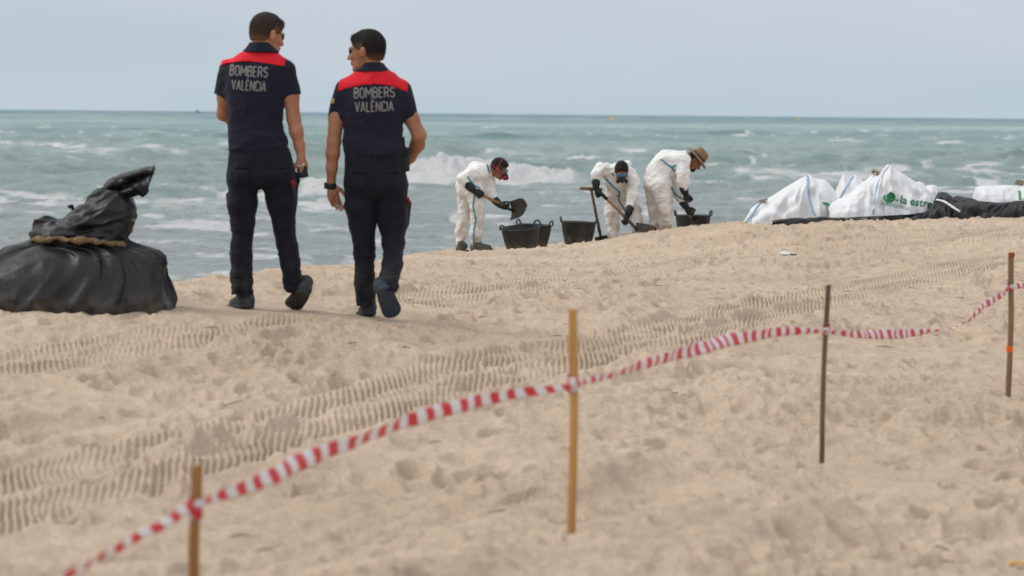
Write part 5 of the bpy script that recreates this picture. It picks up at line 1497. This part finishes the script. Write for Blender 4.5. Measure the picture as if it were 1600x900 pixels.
def disc(cx, cy, rx, ry, n=26, a0=0, a1=360, rin=0):
    A = np.radians(np.linspace(a0, a1, n)); V = []; F = []
    rings_ = np.linspace(rin, 1, 5)
    for q in rings_: V += [(cx+rx*q*math.cos(a), cy-ry*q*math.sin(a)) for a in A]
    return V, [tuple(f) for f in grid_faces(5, n)]
lx, ly = fc(884, 232)
print_on(sC, oC, 37.8, [disc(lx, ly, 9.5, 8.2, 26, -35, 88), disc(lx, ly, 9.5, 8.2, 20, 150, 330, .62), ([(lx-11, ly+1), (lx-3, ly-4), (lx+2, ly-9), (lx+5, ly-3), (lx-2, ly+4)], [(0, 1, 4), (1, 2, 3), (1, 3, 4)]),
                        ([(lx-3, ly+2), (lx+2, ly-2), (lx+3, ly+6), (lx-1, ly+7)], [(0, 1, 2, 3)])], M['green_ink'], 'leaf_logo', sC)
x0, y0 = fc(938, 262); t1 = text2d('la estrel', x0, y0, 17.5, .92, math.radians(-9))
x1, y1 = fc(918, 258); t0 = text2d('-', x1-1, y1, 16, 1, math.radians(-9))
print_on(sC, oC, 37.8, [t1], M['green_ink'], 'bag_lettering', sC)
x2, y2 = fc(838, 268); t2 = text2d('SUMINISTROS', x2, y2, 7.0, 1.0, math.radians(-12))
M['pale_ink'] = mat('faded_green_print', (.28, .42, .34), .7)
print_on(sC, oC, 37.8, [t0], M['green_ink'], 'logo_dash', sC)
print_on(sC, oC, 37.8, [t2], M['pale_ink'], 'bag_lettering', sC)
def split_loose(o, name):
    """every printed letter becomes a piece of its own"""
    me = o.data; par = list(range(len(me.vertices)))
    def find(i):
        while par[i] != i: par[i] = par[par[i]]; i = par[i]
        return i
    for e_ in me.edges:
        a_, b_ = find(e_.vertices[0]), find(e_.vertices[1])
        if a_ != b_: par[a_] = b_
    gr = {}
    for p in me.polygons: gr.setdefault(find(p.vertices[0]), []).append(tuple(p.vertices))
    for fs in gr.values():
        ids = sorted({i for f in fs for i in f}); mp_ = {i: k for k, i in enumerate(ids)}
        mesh_obj(name, [tuple(me.vertices[i].co) for i in ids], [tuple(mp_[i] for i in f) for f in fs], me.materials[0], o.parent, smooth=False)
    bpy.data.objects.remove(o)
for o in [c for c in sC.children if c.name.startswith('bag_lettering')]: split_loose(o, 'letter')
x3, y3 = fc(560, 275)
print_on(sA, oA, 38.2, [disc(fc(540, 272)[0], fc(540, 272)[1], 8, 4.0, 20, -30, 120), text2d('la', fc(545, 292)[0], fc(545, 292)[1], 7, 1, 0)], M['green_ink'], 'bag_print', sA)
# straw debris on the bags
def straw_tuft(label, x, y, Y, n, spread, seed):
    r_ = random.Random(seed); P = Parts(); c = unproj(*fc(x, y), Y)
    for _ in range(n):
        a = Vector((r_.uniform(-1, 1)*spread, r_.uniform(-.06, .06), r_.uniform(-.02, .03))); d = Vector((r_.uniform(-1, 1), r_.uniform(-.6, .6), r_.uniform(-.3, .6))).normalized()*r_.uniform(.015, .04)
        P.tube([a-d, a+Vector((0, 0, .01)), a+d], [.003, .005, .002], 5)
    o = P.build('dry_reed', M['straw'], None); o.location = c
    tag(o, label, 'debris')
straw_tuft('tuft of dry brown reed caught on top of the printed bag', 818, 106, 37.8, 26, .045, 1)
straw_tuft('brown debris on top of the bag at the right edge', 1592, 160, 38.5, 40, .09, 2)
straw_tuft('dark twigs on the left shoulder of the leftmost bag', 215, 258, 38.1, 16, .05, 3)
# tarpaulin: a low sheet and its heaps
tp = empty('tarpaulin', unproj(1500, 335, 38), 'crumpled black tarpaulin spread under the white bags', 'tarpaulin'); to = tp.location.copy()
tent('sheet', silc([(270, 366, 370), (300, 358, 366), (380, 350, 360), (520, 342, 354), (640, 340, 350), (800, 332, 344), (900, 328, 342), (1000, 322, 340), (1080, 308, 338), (1112, 262, 342), (1200, 262, 342), (1330, 250, 342), (1500, 262, 340), (1560, 250, 330), (1700, 250, 335), (1900, 300, 335)]), 37.32, .25, M['tarp'], tp, to, 30, 220, 40, 1.5, .05, peaks=[fc(1150, 0), fc(1240, 0), fc(1560, 0)], ff=4)
tent('heap', silc([(1125, 240, 300), (1145, 206, 300), (1165, 202, 300), (1190, 208, 300), (1225, 232, 300), (1245, 222, 300), (1290, 232, 300), (1335, 240, 300), (1380, 262, 300)]), 38.2, .35, M['tarp'], tp, to, 33, 90, 30, 1.6, .045, peaks=[fc(1160, 0), fc(1245, 0)], ff=4)
tent('heap', silc([(1300, 300, 330), (1400, 262, 330), (1500, 258, 330), (1560, 254, 328), (1620, 250, 326), (1720, 262, 330), (1800, 300, 330)]), 37.9, .4, M['tarp'], tp, to, 37, 90, 30, 1.6, .05, peaks=[fc(1540, 0)], ff=4)
P = Parts()
def cpt(x, y, Y): return tuple(unproj(*fc(x, y), Y)-unproj(*fc(1140, 250), 37.3))
P.tube(spline([cpt(1135, 246, 37.5), cpt(1165, 252, 37.2), cpt(1200, 270, 37.1), (cpt(1230, 290, 37.0)), cpt(1258, 308, 36.95)], 20), .012, 7)
P.tube(spline([cpt(1150, 248, 37.5), cpt(1185, 258, 37.2), cpt(1215, 284, 37.1), cpt(1250, 302, 37.0)], 16), .010, 7)
ro = P.build('rope', M['bag_white'], None); ro.location = unproj(*fc(1140, 250), 37.3); tag(ro, 'white strap end trailing over the black tarpaulin', 'strap')

# ------------------------------------------------------------------ big black tied bag on the left
fd = lambda x, y: (x/3.46, 240+y/3.46)
YB = 19.3
ob = unproj(*fd(440, 830), YB)
bb = empty('tied_bag', ob, 'huge black plastic bag tied round the middle, its loose top flaring to the right', 'bag')
LB = lambda x, y, dy=0: tuple(unproj(*fd(x, y), YB+dy)-ob)
# skirt: rings from the ground up to the tie, photograph outline left/right
outl = [(-205, 968, 860), (-215, 975, 800), (-205, 972, 765), (-170, 950, 700), (-120, 925, 640), (-70, 905, 590), (-10, 885, 548), (40, 850, 520), (90, 790, 500), (140, 735, 487), (176, 694, 470), (190, 682, 458), (196, 676, 440)]
V = []; n = 240; nr = 64
oa = np.array(outl, float); tt = np.linspace(0, len(oa)-1, nr)
for i, t in enumerate(tt):
    xl, xr, yy = [np.interp(t, np.arange(len(oa)), oa[:, k]) for k in range(3)]
    a, b = LB(xl, yy), LB(xr, yy); cx, hw, z = (a[0]+b[0])/2, (b[0]-a[0])/2, (a[2]+b[2])/2
    f = i/(nr-1)
    hd = hw*.80*(1-f**2)+.275*f**2
    for k in range(n):
        th = 2*math.pi*k/n
        wp_ = .9*noise2(np.array([th*1.3+5]), np.array([f*2.2]), 15)[0]
        pl = noise2(np.array([th*2.7+.9*f+wp_]), np.array([f*1.0]), 5)[0]
        pl2 = noise2(np.array([th*6.0+2.4*f+1.5*wp_]), np.array([f*1.3+4]), 6)[0]
        rdg = (.6-2*abs(pl))*.070+(.6-2*abs(pl2))*.048
        rdg *= min(1, (1-f)*3.0+.15)*min(1, f*1.6+.30)
        lump = .03*noise2(np.array([math.cos(th)*1.7+3]), np.array([math.sin(th)*1.7+f*2.5]), 8)[0]*math.sin(math.pi*f)
        wx = 1+(rdg+lump)/max(hw, .2)
        sx, sy = math.cos(th), math.sin(th)
        e_ = .96
        V.append((cx+hw*wx*math.copysign(abs(sx)**e_, sx), .12*0+hd*wx*math.copysign(abs(sy)**e_, sy), z+.010*pl*(1-f)))
skirt = mesh_obj('lower_sack', V, grid_faces(nr, n, True), M['black_bag'], bb)
# upper crumpled part
v = Vox((-.85, -.45, .30), (.75, .45, 1.05), .009)
ur = [(480, 195, 672, .24), (455, 178, 684, .26), (430, 180, 700, .26), (400, 215, 722, .25), (370, 300, 742, .24), (340, 335, 748, .22), (300, 365, 750, .20), (262, 400, 748, .17), (232, 440, 735, .14), (208, 470, 690, .11), (194, 500, 620, .07)]
v.loft([(LB((a+b)/2, y)[2], (LB(a, y)[0]+LB(b, y)[0])/2, 0, (LB(b, y)[0]-LB(a, y)[0])/2, d) for y, a, b, d in ur], n=2.2, k=.03)
v.chain([LB(255, 435, -.02), LB(262, 380, -.02), LB(278, 322, 0)], [.12, .085, .020], k=.04)
v.cap(LB(210, 430, 0), LB(330, 420, -.05), .055, .08, k=.03)
v.cap(LB(372, 262, 0), LB(380, 300, 0), .018, .045, k=.02)
f1 = folds(.036, 4.2, 51, (1.2, 1.0, 1.7)); f2 = folds(.013, 9, 55, (.8, .8, 2.0))
up_o = vox_obj('upper_sack', v, M['black_bag'], bb, lambda V_: f1(V_)+f2(V_)+.010, 1)
# the flared end: folded sheets
def sheet(name, top, bot, dy0, dy1, wav, seed, th=.010, nv=14, n=44):
    a = spline([LB(x, y, d) for x, y, d in top], n); b = spline([LB(x, y, d) for x, y, d in bot], n); V = []
    for j in range(nv):
        t = j/(nv-1)
        for i in range(n):
            p = a[i]*(1-t)+b[i]*t; p = p+np.array([0, wav*math.sin(t*math.pi)*1.0+.02*noise2(np.array([i*.16]), np.array([t*3.]), seed)[0], .006*noise2(np.array([i*.22]), np.array([t*4.]), seed+2)[0]])
            V.append(p)
    o = mesh_obj(name, V, grid_faces(nv, n), M['black_bag'], bb); m = o.modifiers.new('s', 'SOLIDIFY'); m.thickness = th
    return o
sheet('flap', [(560, 190, .05), (590, 148, .0), (660, 118, -.03), (760, 88, -.06), (838, 68, -.08)], [(600, 235, .06), (640, 205, .03), (710, 165, -.0), (790, 120, -.05), (836, 108, -.08)], 0, 0, -.06, 3)
sheet('flap', [(590, 230, .02), (650, 200, -.02), (720, 160, -.06), (790, 122, -.09), (836, 100, -.10)], [(625, 260, .02), (690, 232, -.05), (740, 222, -.09), (775, 226, -.11), (800, 205, -.12)], 0, 0, -.05, 5)
sheet('flap', [(575, 180, .18), (640, 140, .2), (720, 110, .2), (800, 85, .15), (836, 72, .02)], [(640, 250, .14), (700, 225, .12), (750, 215, .10), (780, 190, .08), (830, 112, .0)], 0, 0, .04, 8)
# cloth tie round the waist
v = Vox((-.75, -.45, .30), (.55, .45, .60), .008)
c0 = LB(205, 462); c1 = LB(662, 480); cxm = (c0[0]+c1[0])/2; rx = (c1[0]-c0[0])/2+.026
pts = [(cxm+rx*math.cos(a), .305*math.sin(a), (np.interp(math.cos(a), [-1, -.4, .2, .7, 1], [LB(0, 462)[2], LB(0, 448)[2], LB(0, 454)[2], LB(0, 470)[2], LB(0, 494)[2]]))+.004*math.sin(a*9)) for a in np.linspace(0, 2*math.pi, 48)]
rs = [.017+.006*math.sin(k*.9)+.004*math.sin(k*2.3) for k in range(48)]
v.chain(pts, rs, k=.01)
v.chain([LB(480, 468, -.27), LB(520, 478, -.29), LB(570, 480, -.27)], [.012, .018, .012], k=.01)
vox_obj('tie', v, M['tan_rope'], bb, folds(.006, 25, 9), 1)

# ------------------------------------------------------------------ far things
def buoy(px, Y, label):
    x = unproj(px, 190, Y); root = empty('buoy', (x.x, Y, SEA), label, 'buoy', 'yellow marker buoys out at sea')
    P = Parts(); P.lathe([(0, -.4), (.9, -.3), (1.05, .2), (.9, .55), (.45, .7), (.3, 1.5), (.0, 1.9)], 16); P.build('float', M['yellow'], root)
    P = Parts(); P.box((0, 0, 2.15), (.5, .06, .5)); P.tube([(0, 0, 1.7), (0, 0, 2.3)], .05, 6); P.build('topmark', M['yellow'], root, False)
buoy(957, 1500, 'tiny yellow buoy on the sea behind the leftmost breaker, left one of two')
buoy(1249, 2100, 'tiny yellow buoy near the horizon above the printed bag, right one of two')
x = unproj(309, 175, 5200); root = empty('fishing_boat', (x.x, 5200, SEA), 'tiny grey boat on the horizon left of the firefighters', 'boat')
P = Parts()
V = []
for t, hw, z in ((-6, 1.2, 2.6), (-4, 1.9, 2.0), (0, 2.1, 1.8), (4, 1.7, 2.2), (6.5, .1, 3.2)): V += [(t, -hw, z), (t, -hw*.6, -.4), (t, hw*.6, -.4), (t, hw, z)]
P.add(V, [tuple(f) for f in grid_faces(5, 4, True)]+[(0, 1, 2, 3)]); P.build('hull', M['ship'], root, False)
P = Parts(); P.box((-2, 0, 3.6), (3.6, 2.6, 3.2)); P.build('cabin', M['ship'], root, False)
root.scale = (.7, .7, .7)
P = Parts(); P.tube([(-.5, 0, 4), (-.5, 0, 8.5)], .25, 6); P.tube([(-2.2, 0, 7.2), (1.2, 0, 7.2)], .2, 5); P.build('mast', M['ship'], root)

# ------------------------------------------------------------------ litter and twigs on the sand
def at_ground(px, py):
    gx, gy = on_ground(px, py); return Vector((gx, gy, ground(gx, gy)))
V = []; nn = 16
for j in range(8):
    for i in range(nn):
        u, t = i/(nn-1)*2-1, j/7*2-1
        V.append((u*.10*(1-.3*t*t)+.02*t, t*.05, .030*(1-u*u)*(1-t*t)+.014*noise2(np.array([u*4.]), np.array([t*3.]), 3)[0]+.006))
lt = mesh_obj('litter', V, grid_faces(8, nn), M['litter'], None); lt.location = at_ground(1230, 402)
m = lt.modifiers.new('s', 'SOLIDIFY'); m.thickness = .004; tag(lt, 'scrap of crumpled white plastic lying on the open sand', 'litter')
V = []
for j in range(7):
    for i in range(9):
        u, t = i/8*2-1, j/6*2-1; V.append((u*.035, t*.028, .007*(1-u*u)+.008*noise2(np.array([u*3.]), np.array([t*3.]), 6)[0]))
lf = mesh_obj('dry_leaf', V, grid_faces(7, 9), mat('orange_dry_leaf', (.60, .30, .09), .8), None); lf.location = at_ground(1593, 872)+Vector((0, 0, .01))
m = lf.modifiers.new('s', 'SOLIDIFY'); m.thickness = .003; tag(lf, 'tan dry leaf in the sand at the lower right corner', 'leaf')
r_ = random.Random(4); P = Parts()
tw_spots = []
for k in range(230):
    y = math.sqrt(r_.uniform(9**2, 42**2)); x = r_.uniform(-.18, .18)*y
    if float(crest_dist(np.array([x]), np.array([y]))[0]) > -.1: continue
    z = ground(x, y); a = r_.uniform(0, math.pi); l_ = r_.uniform(.015, .06); d = Vector((math.cos(a), math.sin(a), r_.uniform(-.05, .15)))*l_
    c = Vector((x, y, z+.005)); P.tube([c-d, c+Vector((r_.uniform(-.005, .005), 0, .004)), c+d], [.0015, .003, .0015], 4)
o = P.build('twig_scatter', M['twig'], None); tag(o, 'small dry twigs and reed bits scattered over the sand', 'twigs', None, 'stuff')
print('done', sum(len(o.data.polygons) for o in bpy.data.objects if o.type == 'MESH'))
